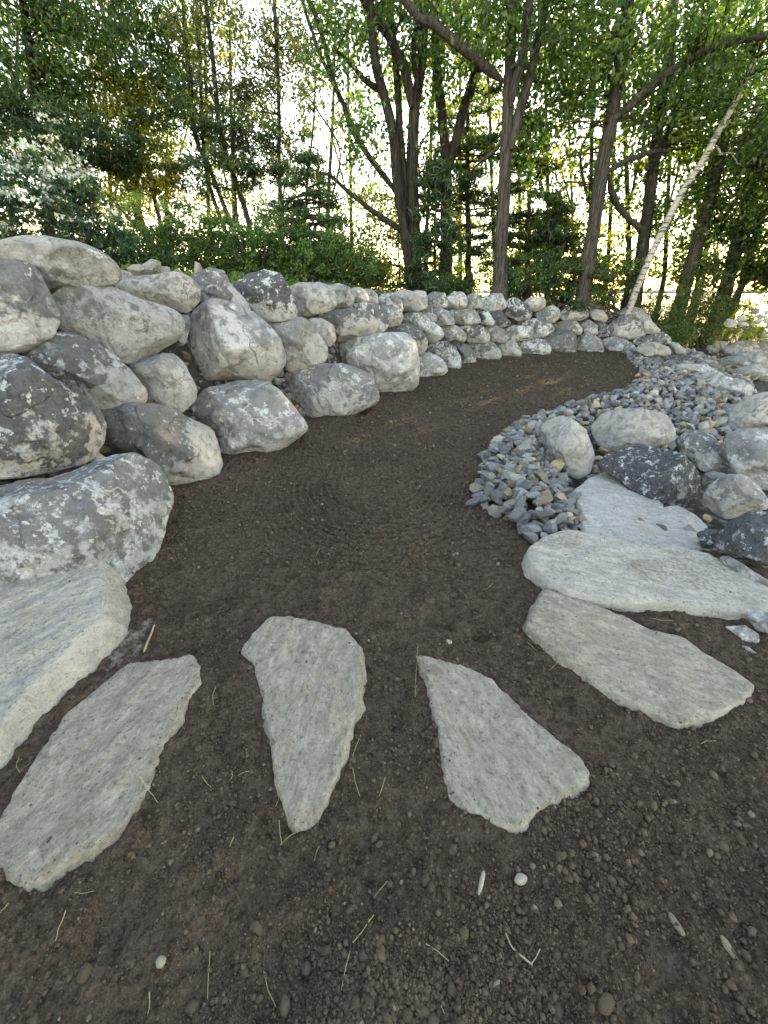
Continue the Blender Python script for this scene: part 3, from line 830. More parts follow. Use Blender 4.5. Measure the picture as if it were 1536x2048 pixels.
# ------------------------------------------------------------------ flat slabs
def slab(label, P, ztop, thick, mat, tilt=(0, 0), grain=0.0, rough=.010, flare=.03, cat='stone slab', name='stone_slab', group=None, dirt=.3, jag=.008):
    NB[0] += 1
    seed = NB[0] * 13
    rough *= .75
    c, A = centroid(P)
    c3 = ground_pt(*c, ztop)
    n = np.array([-tilt[0], -tilt[1], 1.0]); n /= np.linalg.norm(n)
    P3 = np.array([ray_plane(u, v, c3, n) for u, v in P])
    cc, _ = centroid(P3[:, :2])
    C = np.array([cc[0], cc[1], ztop])
    Q = []
    per = np.linalg.norm(P3 - np.roll(P3, -1, 0), axis=1).sum()
    N = 200
    for a, b in zip(P3, np.roll(P3, -1, 0)):
        m = max(2, int(N * np.linalg.norm(a - b) / per))
        for t in np.linspace(0, 1, m, endpoint=False): Q.append(a + (b - a) * t)
    Q = np.array(Q)[:, :2] - cc
    k = np.array([1, 2, 1.]) / 4
    for _ in range(2): Q = k[0] * np.roll(Q, 1, 0) + k[1] * Q + k[2] * np.roll(Q, -1, 0)
    rr = np.linalg.norm(Q, axis=1)[:, None]
    un = Q / rr
    wob = fbm(np.stack([Q[:, 0] * 9, Q[:, 1] * 9, Q[:, 0] * 0], 1), 3, seed) * jag * .7 + fbm(np.stack([Q[:, 0] * 40, Q[:, 1] * 40, Q[:, 0] * 0], 1), 2, seed + 1) * jag
    Q = Q + un * wob[:, None]
    N = len(Q)
    ts = np.concatenate([np.linspace(.02, .86, 26), [.90, .935, .962, .982, 1.0]])
    rings, dirts, rims = [], [], []
    ca, sa = math.cos(grain), math.sin(grain)
    def top(xy, t):
        gx, gy = xy[:, 0] * ca + xy[:, 1] * sa, -xy[:, 0] * sa + xy[:, 1] * ca
        z = tilt[0] * (xy[:, 0] + cc[0] - c3[0]) + tilt[1] * (xy[:, 1] + cc[1] - c3[1])
        z = z + rough * 1.6 * fbm(np.stack([xy[:, 0] * 2.5, xy[:, 1] * 2.5, xy[:, 0] * 0 + seed], 1), 3, seed + 2)
        z = z + rough * .38 * fbm(np.stack([gx * 4, gy * 13, gx * 0 + seed], 1), 3, seed + 3)
        z = z + rough * .55 * fbm(np.stack([gx * 11, gy * 17, gx * 0 + seed], 1), 3, seed + 4)
        z = z + rough * .35 * fbm(np.stack([gx * 14, gy * 40, gx * 0 + seed], 1), 2, seed + 6)
        return z
    for t in ts:
        xy = Q * t
        z = top(xy, t)
        e = np.clip((t - .955) / .045, 0, 1)
        edge = (.010 + .008 * fbm(np.stack([Q[:, 0] * 7, Q[:, 1] * 7, Q[:, 0] * 0], 1), 2, seed + 5)) * (1 if thick < .3 else 2)
        z = z - e * e * edge
        rings.append(np.column_stack([xy, z]))
        dirts.append(np.clip(dirt + .75 * fbm(np.stack([xy[:, 0] * 3, xy[:, 1] * 3, xy[:, 0] * 0 + 4], 1), 3, seed + 8) - .1 * sstep(.8, 1, np.full(N, t)), 0, 1))
        rims.append(sstep(.93, 1, np.full(N, t)) * (.55 + .6 * fbm(np.stack([Q[:, 0] * 4, Q[:, 1] * 4, Q[:, 0] * 0 + 8], 1), 2, seed + 12)))
    ztop_ring = rings[-1][:, 2]
    for fr in (.12, .3, .55, .8, 1.0):
        xy = Q + un * (flare * math.sin(fr * 2.2) + .012 * fbm(np.stack([Q[:, 0] * 8, Q[:, 1] * 8, Q[:, 0] * 0 + fr * 6], 1), 3, seed + 7)[:, None])
        rings.append(np.column_stack([xy, ztop_ring * (1 - fr) - thick * fr]))
        dirts.append(np.clip(np.full(N, dirt * .6 + .35 * fr), 0, 1))
        rims.append(rims[25 + 5] * (1 - fr))
    v = np.concatenate([np.array([[0, 0, 0.]])] + rings)
    v[0, 2] = rings[0][:, 2].mean()
    f4 = []
    for j in range(len(rings) - 1):
        i = np.arange(N) + 1 + j * N
        i2 = (np.arange(N) + 1) % N + 1 + j * N
        f4.append(np.stack([i, i + N, i2 + N, i2], 1))
    f3 = np.stack([np.zeros(N, int), np.arange(N) + 1, (np.arange(N) + 1) % N + 1], 1)
    # local axes follow the grain, so the object carries the turn
    Rm = np.array([[ca, sa], [-sa, ca]])
    v[:, :2] = v[:, :2] @ Rm.T
    me = mk_mesh(name, v, [np.concatenate(f4), f3])
    fattr(me, 'dirt', np.concatenate([[dirt]] + dirts))
    fattr(me, 'rim', np.concatenate([[0]] + rims))
    o = obj(name, me, mat, loc=C, label=label, cat=cat, group=group)
    o.rotation_euler = (0, 0, grain)
    SLAB_TOPS.append((c3, tilt, ztop))
    SLABS_W.append(np.column_stack([Q[:, 0] + cc[0], Q[:, 1] + cc[1]]))
    return o

SG = 'stepping slabs fanned out in the soil'
slab('long leaf-shaped stepping slab at lower left, its tip cut by the picture edge', parse('-60,930 0,870 40,790 130,640 270,440 420,320 510,245 640,235 765,212 790,260 800,325 740,400 710,490 640,590 600,740 540,840 500,920 380,1000 250,1060 120,1140 60,1130 0,1085 -60,1050', CS), .030, .14, M_SLAB, (.0, .02), R(62), .009, group=SG, name='stepping_slab', cat='stepping stone')
slab('wedge-shaped stepping slab second from left, broad at the far end', parse('960,200 1020,120 1080,60 1150,55 1280,85 1380,110 1440,180 1448,290 1440,400 1400,520 1385,620 1330,740 1270,890 1170,915 1130,830 1095,740 1090,620 1060,480 1040,350 1005,240', CS), .026, .13, M_SLAB, (.01, .03), R(84), .014, group=SG, name='stepping_slab', cat='stepping stone', jag=.009)
slab('triangular stepping slab second from right, broad at the near end', parse('122,210 200,225 340,260 430,310 560,430 680,540 780,620 830,690 810,740 700,800 620,840 560,900 510,915 400,870 280,815 240,720 225,580 200,460 180,350 150,290', CT), .018, .12, M_SLAB, (0, .0), R(118), .009, group=SG, name='stepping_slab', cat='stepping stone', dirt=.36)
slab('long stepping slab at right, below the big pale fan slab', parse('640,-50 700,-30 800,0 960,60 1060,110 1200,140 1280,200 1400,270 1492,340 1440,400 1320,470 1200,497 1100,450 960,390 830,310 730,240 640,160 565,95', CT), .038, .16, M_SLAB, (-.02, .03), R(155), .010, group=SG, name='stepping_slab', cat='stepping stone')
slab('huge pale block slab at the left edge in front of the streaked boulder', parse('-160,1190 -60,1150 0,1125 60,1105 110,1094 180,1095 204,1125 211,1180 206,1212 182,1248 156,1272 128,1303 64,1367 16,1422 0,1445 -60,1505 -160,1570'), .17, .24, M_PALE, (-.01, .09), R(55), .020, flare=.07, dirt=.12, jag=.012)
slab('big pale fan slab at right with sloping end at the crushed stone heap', parse('335,905 360,870 400,840 500,795 600,795 800,835 1000,870 1200,900 1400,980 1540,1080 1700,1160 1700,1290 1440,1215 1300,1195 1180,1180 1100,1160 900,1150 720,1140 560,1110 440,1040 350,960', CE), .07, .24, M_PALE, (-.035, .03), R(168), .014, dirt=.22)
slab('whitish jagged slab lying between the fan slab and the dark slate boulder', parse('553,600 640,540 730,503 790,548 840,600 950,620 1010,655 1020,690 1090,673 1180,720 1245,785 1185,812 1215,890 1100,900 900,880 700,850 610,800 600,680', CE), .005, .2, M_PALEB, (-.055, .03), R(172), .014, dirt=.05)

build_path()

# ------------------------------------------------------------------ crushed stone
from mathutils import Vector
import bmesh
def hull_proto(seed, pts=14, flat=.65):
    rng = np.random.default_rng(seed)
    p = rng.normal(size=(pts, 3))
    p /= np.linalg.norm(p, axis=1)[:, None]
    p *= rng.uniform(.82, 1.0, (pts, 1))
    p *= np.array([1.0, rng.uniform(.6, .9), flat * rng.uniform(.7, 1.1)])
    bm = bmesh.new()
    for q in p: bm.verts.new(q)
    r = bmesh.ops.convex_hull(bm, input=bm.verts)
    bmesh.ops.delete(bm, geom=[g for g in r['geom_interior'] if isinstance(g, bmesh.types.BMVert)], context='VERTS')
    bmesh.ops.triangulate(bm, faces=bm.faces)
    bm.verts.index_update()
    v = np.array([w.co[:] for w in bm.verts])
    f = np.array([[w.index for w in q.verts] for q in bm.faces])
    bm.free()
    return v, f
HULLS = [hull_proto(100 + i, 13 if i % 2 else 16) for i in range(16)]

def rotmats(rng, n, tilt=1.0):
    a = rng.uniform(0, 2 * math.pi, n)
    b = rng.normal(0, .45 * tilt, n)
    c = rng.normal(0, .45 * tilt, n)
    ca, sa, cb, sb, cc, sc = np.cos(a), np.sin(a), np.cos(b), np.sin(b), np.cos(c), np.sin(c)
    Z = np.zeros((n, 3, 3)); Z[:, 0, 0] = ca; Z[:, 0, 1] = -sa; Z[:, 1, 0] = sa; Z[:, 1, 1] = ca; Z[:, 2, 2] = 1
    Y = np.zeros((n, 3, 3)); Y[:, 0, 0] = cb; Y[:, 0, 2] = sb; Y[:, 2, 0] = -sb; Y[:, 2, 2] = cb; Y[:, 1, 1] = 1
    X = np.zeros((n, 3, 3)); X[:, 1, 1] = cc; X[:, 1, 2] = -sc; X[:, 2, 1] = sc; X[:, 2, 2] = cc; X[:, 0, 0] = 1
    return Z @ Y @ X

def scatter_mesh(name, protos, pos, scl, rng, mat, cols, smooth=False, tilt=1.0, sq=(1, 1, 1), **kw):
    n = len(pos)
    rm = rotmats(rng, n, tilt)
    which = rng.integers(0, len(protos), n)
    V, Fc, Cc, off = [], [], [], 0
    for k, (v, f) in enumerate(protos):
        idx = np.where(which == k)[0]
        if not len(idx): continue
        vv = np.einsum('nij,vj->nvi', rm[idx], v * np.array(sq)) * scl[idx][:, None, None] + pos[idx][:, None, :]
        V.append(vv.reshape(-1, 3))
        Fc.append((f[None] + (np.arange(len(idx)) * len(v))[:, None, None] + off).reshape(-1, 3))
        Cc.append(np.repeat(cols[idx], len(v), axis=0))
        off += len(idx) * len(v)
    me = mk_mesh(name, np.concatenate(V), np.concatenate(Fc), smooth)
    cattr(me, 'col', np.concatenate(Cc))
    return obj(name, me, mat, **kw)

PAL = np.array([(.20, .213, .235), (.24, .248, .26), (.15, .158, .172), (.30, .302, .30), (.30, .275, .225), (.33, .27, .18), (.23, .175, .12), (.36, .36, .345)])
PALW = np.array([.24, .21, .14, .14, .11, .05, .04, .07])
PALN = ['blue-grey', 'mid grey', 'dark slate', 'light grey', 'beige', 'ochre tan', 'rusty brown', 'whitish']

def place_stones(poly, n, rng, smin, smax, mind, layers=2, dome=0.0):
    out = []
    lo, hi = poly.min(0), poly.max(0)
    for L in range(layers):
        pts = np.zeros((0, 2))
        cand = rng.uniform(lo, hi, (n * 8, 2))
        cand = cand[in_poly(poly, cand[:, 0], cand[:, 1])]
        keep = []
        for c in cand:
            if len(keep) >= n: break
            if keep and (np.hypot(*(np.array(keep) - c).T).min() < mind): continue
            keep.append(c)
        keep = np.array(keep)
        s = smin + (smax - smin) * rng.uniform(0, 1, len(keep)) ** 1.8
        de = np.abs(poly_sd(np.vstack([poly, poly[:1]]), keep[:, 0], keep[:, 1]))
        z = terrain(keep[:, 0], keep[:, 1]) + s * .22 + L * mind * .38 * sstep(0, mind * 1.2, de) + dome * sstep(0, .45, de)
        m = np.ones(len(keep), bool) if L == 0 else de > mind * .5
        out.append(np.column_stack([keep, z, s])[m])
    return np.concatenate(out)

rng = np.random.default_rng(77)
heap = np.array([ground_pt(u, v)[:2] for u, v in [(958, 925), (985, 885), (1030, 850), (1085, 835), (1110, 870), (1110, 920), (1130, 950), (1150, 990), (1165, 1035), (1180, 1065), (1065, 1092), (1045, 1065), (1000, 1040), (950, 1008)]])
strip = np.array([(2.2, 5.5), (3.4, 6.5), (4.66, 7.43), (5.6, 8.9), (6.4, 10.6), (7.0, 12.2), (8.3, 13.1), (9.6, 13.0), (9.0, 10.6), (7.6, 8.2), (6.3, 6.6), (5.4, 5.6), (4.4, 4.4), (3.6, 4.3), (2.9, 4.4), (2.1, 4.7)])
lower = np.array([(1.9, 2.5), (1.6, 3.2), (1.6, 4.0), (2.3, 4.8), (4.4, 4.6), (5.4, 5.0), (5.2, 3.2), (4.0, 2.0), (3.2, 1.9), (2.6, 2.1)])
st = np.concatenate([place_stones(heap, 260, rng, .06, .115, .082, 3, .08),
                     place_stones(strip, 1250, rng, .052, .12, .102, 2, .05),
                     place_stones(lower, 150, rng, .06, .11, .16, 1)])
app = st[:, 3] / np.linalg.norm(st[:, :3] - EYE, axis=1)
ci = rng.choice(len(PAL), len(st), p=PALW)
cols = PAL[ci] * rng.uniform(.55, 1.2, (len(st), 1))
# the 300 that show largest: nearest to the picture and inside its frame
def project(p):
    q = p - EYE
    fw = q @ np.array([0, math.cos(PITCH), -math.sin(PITCH)]); upc = q @ np.array([0, math.sin(PITCH), math.cos(PITCH)])
    return 768 + F * q[:, 0] / fw, 1024 - F * upc / fw
uu, vv_ = project(st[:, :3])
vis = (uu > -20) & (uu < 1545)
order = np.argsort(-(app * vis))
near, rest = order[:298], order[298:]
hull_me = []
for k, (v, f) in enumerate(HULLS):
    me = mk_mesh('crushed_stone', v, f, False)
    me.materials.append(M_STONE)
    hull_me.append(me)
inheap = in_poly(heap, st[:, 0], st[:, 1])
for i in near:
    o = bpy.data.objects.new('crushed_stone', hull_me[rng.integers(len(hull_me))])
    COL.objects.link(o)
    o.location = st[i, :3]
    o.rotation_euler = (rng.normal(0, .45), rng.normal(0, .45), rng.uniform(0, 6.28))
    s = st[i, 3]
    o.scale = (s * rng.uniform(.9, 1.35), s * rng.uniform(.75, 1.1), s * rng.uniform(.55, 1.05))
    o.color = (*cols[i], 1)
    zone = ('at the near tip of the heap by the path' if st[i, 1] < 2.95 else 'in the middle of the heap by the path' if st[i, 1] < 3.7 else 'at the far side of the heap by the path') if inheap[i] else ('among the boulders right of the path' if st[i, 1] < 4.9 else 'on the gravel slope above the right boulders')
    o['label'] = '%s angular crushed stone %s' % (PALN[ci[i]], zone)
    o['category'] = 'crushed stone'
    o['group'] = PALN[ci[i]] + ' crushed stones ' + zone
if len(rest):
    scatter_mesh('crushed_stones', HULLS, st[rest, :3], st[rest, 3], rng, M_STONE_A, cols[rest], kind='stuff')

# gravel strip on top of the wall and rubble in its joints
n = 5200
seg = rng.uniform(0, 1, n)
L = np.concatenate([[0], np.cumsum(np.linalg.norm(np.diff(W[4:16], axis=0), axis=1))])
sx = np.interp(seg * L[-1], L, W[4:16, 0]); sy = np.interp(seg * L[-1], L, W[4:16, 1])
tx = np.interp(seg * L[-1] + .05, L, W[4:16, 0]) - np.interp(seg * L[-1] - .05, L, W[4:16, 0])
ty = np.interp(seg * L[-1] + .05, L, W[4:16, 1]) - np.interp(seg * L[-1] - .05, L, W[4:16, 1])
tn = np.hypot(tx, ty) + 1e-9
off = rng.uniform(.35, 1.9, n)
gx, gy = sx - ty / tn * off, sy + tx / tn * off
gz = terrain(gx, gy)
ok = (d_wall(gx, gy) > .3) & (d_wall(gx, gy) < 1.9)
gx, gy, gz = gx[ok], gy[ok], gz[ok]
gs = .035 + .06 * rng.uniform(0, 1, len(gx)) ** 2
gc = PAL[rng.choice(3, len(gx), p=[.4, .4, .2])] * rng.uniform(.6, 1.0, (len(gx), 1))
gc[rng.uniform(size=len(gx)) < .18] = (.24, .20, .15)
scatter_mesh('gravel', HULLS, np.column_stack([gx, gy, gz + gs * .2]), gs, rng, M_STONE_A, gc, kind='stuff')

# rubble standing up at the back of the left wall top
for k, (u, v, s) in enumerate([(283, 545, .16), (305, 540, .15), (330, 545, .13), (355, 548, .12), (255, 556, .13), (395, 540, .13), (240, 560, .12), (455, 580, .12), (462, 592, .1)]):
    p = hit_wall(u, v, .75)
    o = bpy.data.objects.new('rubble_stone', hull_me[k]); COL.objects.link(o)
    o.location = p; o.scale = (s, s, s * 1.1); o.rotation_euler = (rng.normal(0, .6), rng.normal(0, .6), k)
    o.color = (.27, .255, .24, 1)
    o['label'] = 'grey angular rubble stone lying on the wall top behind the left boulders'
    o['category'] = 'stone'; o['group'] = 'rubble stones on the wall top'

# ------------------------------------------------------------------ soil clods, pebbles, twigs
ICO = icos()
def clod_proto(seed):
    v, f = ICO
    r = np.random.default_rng(seed)
    return v * r.uniform(.62, 1.28, (12, 1)) * r.uniform(.65, 1.15, 3), f
CLODS = [clod_proto(300 + i) for i in range(14)]
OCT = (np.array([(1, 0, 0), (-1, 0, 0), (0, 1, 0), (0, -1, 0), (0, 0, 1), (0, 0, -1)], float),
       np.array([(0, 2, 4), (2, 1, 4), (1, 3, 4), (3, 0, 4), (2, 0, 5), (1, 2, 5), (3, 1, 5), (0, 3, 5)]))
GRITS = [(OCT[0] * np.random.default_rng(330 + i).uniform(.7, 1.25, (6, 1)), OCT[1]) for i in range(10)]

def soil_xy(n, rng):
    rr = np.exp(rng.uniform(math.log(.1), math.log(4.4), n))
    a = rng.uniform(R(-86), R(86), n)
    x, y = rr * np.sin(a), rr * np.cos(a) + .05
    patch = sstep(-.35, .45, fbm(xy0(x, y, 3.2), 3, 41))
    dens = (.27 + .22 * sstep(-.7, .9, x) * sstep(2.0, .9, y)) * (.25 + .95 * patch)
    dens = np.where(y > 1.7, .34 * (.3 + .9 * patch), dens)
    ok = rng.uniform(0, 1, n) < dens
    ok &= (d_wall(x, y) < .05) & (d_right(x, y) < .15)
    for P in SLABS_W:
        ok &= ~in_poly(P + 0, x, y)
    return x[ok], y[ok]

rng = np.random.default_rng(9)
x, y = soil_xy(300000, rng)
sz = np.clip(.0024 * rng.pareto(2.1, len(x)) + .0022, 0, .0115) * (.8 + .35 * sstep(-.2, .8, x) * sstep(1.6, .8, y)) * (.8 + .25 * np.hypot(x, y))
z = soil_z(x, y) + sz * .3
cc = np.array([(.077, .054, .040), (.100, .071, .053), (.060, .043, .032), (.124, .095, .074), (.18, .155, .125)])[rng.choice(5, len(x), p=[.40, .33, .20, .06, .01])]
cc = cc * rng.uniform(.8, 1.25, (len(x), 1))
big = sz > .0055
keep_ = ~big | (rng.uniform(size=len(sz)) < .5)
x, y, z, sz, cc, big = x[keep_], y[keep_], z[keep_], sz[keep_], cc[keep_], big[keep_]
scatter_mesh('soil_clods', CLODS, np.column_stack([x, y, z])[big], sz[big], rng, M_CLOD_A, cc[big], smooth=True, kind='stuff', tilt=2.0)
scatter_mesh('soil_crumbs', GRITS, np.column_stack([x, y, z])[~big], sz[~big] * 1.15, rng, M_CLOD_A, cc[~big], smooth=False, kind='stuff', tilt=2.0)
# crumbs of soil lying on the slabs, thickest near their edges
px_, py_, pz_ = [], [], []
for P, (c3, tl, zt) in zip(SLABS_W, SLAB_TOPS):
    q = rng.uniform(P.min(0), P.max(0), (2600, 2))
    ins = in_poly(P, q[:, 0], q[:, 1])
    de = np.abs(poly_sd(np.vstack([P, P[:1]]), q[:, 0], q[:, 1]))
    pt = sstep(.0, .5, fbm(xy0(q[:, 0], q[:, 1], 5), 3, 66))
    k = ins & (rng.uniform(size=len(q)) < .02 + .6 * np.exp(-de / .018) + .05 * pt)
    px_.append(q[k, 0]); py_.append(q[k, 1]); pz_.append(zt + tl[0] * (q[k, 0] - c3[0]) + tl[1] * (q[k, 1] - c3[1]) + .002)
px_, py_, pz_ = map(np.concatenate, (px_, py_, pz_))
ss_ = np.clip(.0012 * rng.pareto(2.6, len(px_)) + .0014, 0, .0055)
scatter_mesh('soil_crumbs', GRITS, np.column_stack([px_, py_, pz_]), ss_, rng, M_CLOD_A, cc[rng.integers(0, len(cc), len(px_))], smooth=False, kind='stuff', tilt=2.0)
# finer crumbs farther along the path
xf = rng.uniform(-2.2, 7.2, 46000); yf = 2.0 + 10.2 * rng.uniform(0, 1, 46000) ** 1.25
ok = (d_wall(xf, yf) < .1) & (d_right(xf, yf) < .1)
xf, yf = xf[ok], yf[ok]
sf = np.clip(.005 * rng.pareto(2.4, len(xf)) + .005, 0, .022) * (.8 + .06 * yf)
cf = np.array([(.076, .055, .042), (.112, .083, .063), (.19, .165, .135)])[rng.choice(3, len(xf), p=[.55, .38, .07])]
scatter_mesh('soil_crumbs', GRITS, np.column_stack([xf, yf, soil_z(xf, yf) + sf * .2]), sf, rng, M_CLOD_A, cf, smooth=True, kind='stuff', tilt=2.0)

peb_me = []
vs6, fs6 = cubesphere(3)
for k in range(10):
    r = np.random.default_rng(500 + k)
    v = vs6 * r.uniform(.8, 1.1, 3) * np.array([1.15, .9, .75])
    v = v * (1 + .30 * fbm(v * 1.5 + k * 3, 2, k))[:, None]
    me = mk_mesh('pebble', v, fs6, True); me.materials.append(M_PEB)
    peb_me.append(me)
PC = [((.30, .26, .20), 'tan'), ((.100, .074, .055), 'earth-coated brown'), ((.125, .097, .073), 'dusty brown'), ((.24, .23, .215), 'grey'), ((.42, .39, .33), 'pale cream')]
PP = [.04, .54, .39, .02, .01]
x, y = soil_xy(5000, rng)
ok = (np.hypot(x, y) < 2.3); x, y = x[ok][:265], y[ok][:265]
def pebble(x, y, s, ci, sh=(1, 1, 1), label=None):
    o = bpy.data.objects.new('pebble', peb_me[rng.integers(10)]); COL.objects.link(o)
    o.location = (x, y, float(soil_z(np.array([x]), np.array([y]))[0]) + s * .22)
    o.scale = (s * sh[0] * rng.uniform(.85, 1.2), s * sh[1] * rng.uniform(.85, 1.15), s * sh[2])
    o.rotation_euler = (rng.normal(0, .3), rng.normal(0, .3), rng.uniform(0, 6.28))
    c = np.array(PC[ci][0]) * rng.uniform(.85, 1.15)
    o.color = (*c, 1)
    zone = 'in the foreground soil ' + ('at left' if x < -.35 else 'below the wedge slab' if x < .12 else 'below the triangular slab' if x < .55 else 'at right') if y < .75 else ('in the soil between the stepping slabs' if y < 1.7 else 'on the path beyond the stepping slabs')
    o['label'] = label or '%s rounded pebble lying loose %s' % (PC[ci][1], zone)
    o['category'] = 'pebble'
    if not label: o['group'] = PC[ci][1] + ' pebbles ' + zone
    return o
for a, b in zip(x, y):
    pebble(a, b, .0068 + .0105 * rng.uniform() ** 2.6, rng.choice(5, p=PP))
for u, v, s, ci, sh, lb in [(1042, 1758, .016, 4, (1, 1, 1), 'round cream pebble right of the white sliver in the near soil'),
                        (962, 1767, .016, 4, (1.7, .5, .5), 'white elongated sliver of stone standing in the near soil'),
                        (170, 1948, .022, 1, (1, 1, .9), 'biggest round earth clod-like pebble at lower left'),
                        (325, 1927, .012, 4, (1, 1, 1), 'pale round pebble right of the biggest earth clod at lower left'),
                        (1455, 1898, .018, 0, (1.2, .8, .6), 'pale flat tan pebble near the lower right corner'),
                        (1350, 1848, .018, 0, (1.4, .7, .5), 'pale tan chip of stone at lower right above the flat tan pebble'),
                        (1210, 2010, .020, 1, (1, 1, .8), 'large brown lump at the bottom edge right of centre'),
                        (450, 1840, .014, 1, (1, 1, .9), 'brown pebble left of centre in the near soil'),
                        (897, 1290, .014, 4, (1, 1, .8), 'whitish pebble at the far tip of the triangular stepping slab'),
                        (1302, 1212, .03, 0, (1.2, .8, .6), 'flat tan stone in the soil below the pale fan slab')]:
    p = ground_pt(u, v)
    pebble(p[0], p[1], s, ci, sh, lb)

def tube(path, rad, sides=6, cap=True):
    path = np.asarray(path, float)
    n = len(path)
    rad = np.broadcast_to(np.asarray(rad, float), (n,))
    t = np.gradient(path, axis=0)
    t /= np.linalg.norm(t, axis=1)[:, None] + 1e-9
    ref = np.array([0.3, 1.0, 0.2]) if abs(t[0][2]) > .7 else np.array([0, 0, 1.0])
    a = np.cross(t, ref); a /= np.linalg.norm(a, axis=1)[:, None] + 1e-9
    b = np.cross(t, a)
    th = np.linspace(0, 2 * math.pi, sides, endpoint=False)
    ring = path[:, None, :] + rad[:, None, None] * (np.cos(th)[None, :, None] * a[:, None, :] + np.sin(th)[None, :, None] * b[:, None, :])
    v = ring.reshape(-1, 3)
    i = np.arange(sides); j = (i + 1) % sides
    f = np.concatenate([np.stack([i + k * sides, j + k * sides, j + (k + 1) * sides, i + (k + 1) * sides], 1) for k in range(n - 1)])
    return v, f

def tubes_mesh(name, items):
    V, Fc, off = [], [], 0
    for v, f in items:
        V.append(v); Fc.append(f + off); off += len(v)
    return mk_mesh(name, np.concatenate(V), np.concatenate(Fc))

def litter(name, label, cat, pts, r0, r1, color, group=None, lift=.004):
    w = np.array([ground_pt(u, v) for u, v in pts])
    t = np.linspace(0, 1, max(5, 3 * len(pts)))
    k = np.linspace(0, 1, len(pts))
    p = np.stack([np.interp(t, k, w[:, i]) for i in range(2)], 1)
    z = soil_z(p[:, 0], p[:, 1])
    z = np.maximum(z, z.mean()) + lift + r0
    for P in SLABS_W[:4]:
        z = np.where(in_poly(P, p[:, 0], p[:, 1]), np.maximum(z, .1), z)
    path = np.column_stack([p, z])
    c = path[0].copy()
    v, f = tube(path - c, np.linspace(r0, r1, len(path)), 5)
    o = obj(name, mk_mesh(name, v, f), M_TWIG, loc=c, label=label, cat=cat, group=group)
    o.color = (*color, 1)

litter('stick', 'tan dry stick standing askew behind the leaf-shaped stepping slab', 'stick', [(314, 1262), (306, 1280), (292, 1315)], .0045, .006, (.34, .27, .19), lift=.02)
litter('root', 'pale forked root lying in the near soil right of centre', 'root', [(1012, 1865), (1025, 1895), (1045, 1912), (1066, 1928)], .002, .0028, (.36, .31, .24))
litter('root', 'short root twig crossing the pale forked root', 'root', [(1080, 1898), (1072, 1915), (1062, 1928)], .0018, .0014, (.34, .29, .22))
NEED = [((835, 1310), (830, 1395)), ((775, 1760), (748, 1792)), ((748, 1830), (706, 1886)), ((700, 1900), (682, 1980)), ((418, 1900), (412, 1996)),
        ((525, 1938), (550, 2010)), ((134, 1822), (114, 1885)), ((20, 1808), (0, 1832)), ((600, 1660), (560, 1690)), ((558, 1640), (564, 1690)),
        ((500, 1548), (478, 1556)), ((405, 1555), (425, 1580)), ((465, 1545), (462, 1562)), ((355, 1430), (372, 1465)), ((296, 1582), (318, 1610)),
        ((432, 1378), (428, 1414)), ((75, 1515), (42, 1548)), ((42, 1520), (44, 1550)), ((852, 1888), (898, 1922)), ((722, 1470), (704, 1520)),
        ((706, 1540), (720, 1596)), ((1055, 1285), (1075, 1305)), ((1118, 1324), (1098, 1342)), ((985, 1168), (965, 1180)), ((640, 1100), (632, 1118)),
        ((770, 1560), (758, 1598)), ((560, 1588), (552, 1616)), ((470, 1680), (462, 1700)), ((300, 1985), (298, 2030)), ((1300, 1240), (1345, 1244)),
        ((1400, 1490), (1430, 1484)), ((882, 2010), (892, 2040)), ((190, 1780), (150, 1786)), ((640, 1690), (628, 1720))]
rng = np.random.default_rng(31)
for k, (a, b) in enumerate(NEED):
    mid = ((a[0] + b[0]) / 2 + rng.normal(0, 2.5), (a[1] + b[1]) / 2 + rng.normal(0, 2.5))
    zone = 'in the foreground soil' if a[1] > 1700 else 'in the soil around the stepping slabs'
    litter('pine_needle', 'dry tan pine needle lying ' + zone, 'pine needle', [a, mid, b], .0012, .0008,
           tuple(np.array((.42, .33, .20)) * rng.uniform(.7, 1.15)), group='dry pine needles ' + zone)

# ------------------------------------------------------------------ foliage
def leaf_cloud(name, centers, radii, per, size, rng, pal, jitter=.25, aspect=.6, up=.5, mat=None, parent=None, flat=.7, elong=1.0, kind=None, loc=None):
    """one mesh of leaf-sized folded quads spread round the cluster centres"""
    n = len(centers)
    k = rng.poisson(per, n).clip(1)
    idx = np.repeat(np.arange(n), k)
    N = len(idx)
    d = rng.normal(size=(N, 3)) * .55
    d[:, 2] *= flat
    c = centers[idx] + d * radii[idx][:, None]
    ax = rng.normal(size=(N, 3)); ax[:, 2] -= .35
    ax /= np.linalg.norm(ax, axis=1)[:, None]
    nr = rng.normal(size=(N, 3)); nr[:, 2] += up * 2
    sd_ = np.cross(ax, nr); sd_ /= np.linalg.norm(sd_, axis=1)[:, None] + 1e-9
    nn = np.cross(sd_, ax)
    s = size * rng.uniform(.65, 1.3, N)
    Lh = ax * (s * .5 * elong)[:, None]; Wh = sd_ * (s * .5 * aspect)[:, None]
    fold = nn * (s * .12)[:, None]
    v = np.stack([c - Lh, c + Wh + fold - Lh * .15, c + Lh, c - Wh + fold - Lh * .15], 1).reshape(-1, 3)
    i = np.arange(N) * 4
    f = np.concatenate([np.stack([i, i + 1, i + 2], 1), np.stack([i, i + 2, i + 3], 1)])
    pal = np.asarray(pal)
    cp = pal[rng.integers(0, len(pal), n)] * rng.uniform(1 - jitter, 1 + jitter, (n, 1))
    cl = cp[idx] * rng.uniform(.6, 1.15, (N, 1))
    if loc is not None: v = v - np.asarray(loc)
    me = mk_mesh(name, v, f, False)
    cattr(me, 'col', np.repeat(cl, 4, axis=0))
    return obj(name, me, mat or M_LEAF, parent=parent, kind=kind)

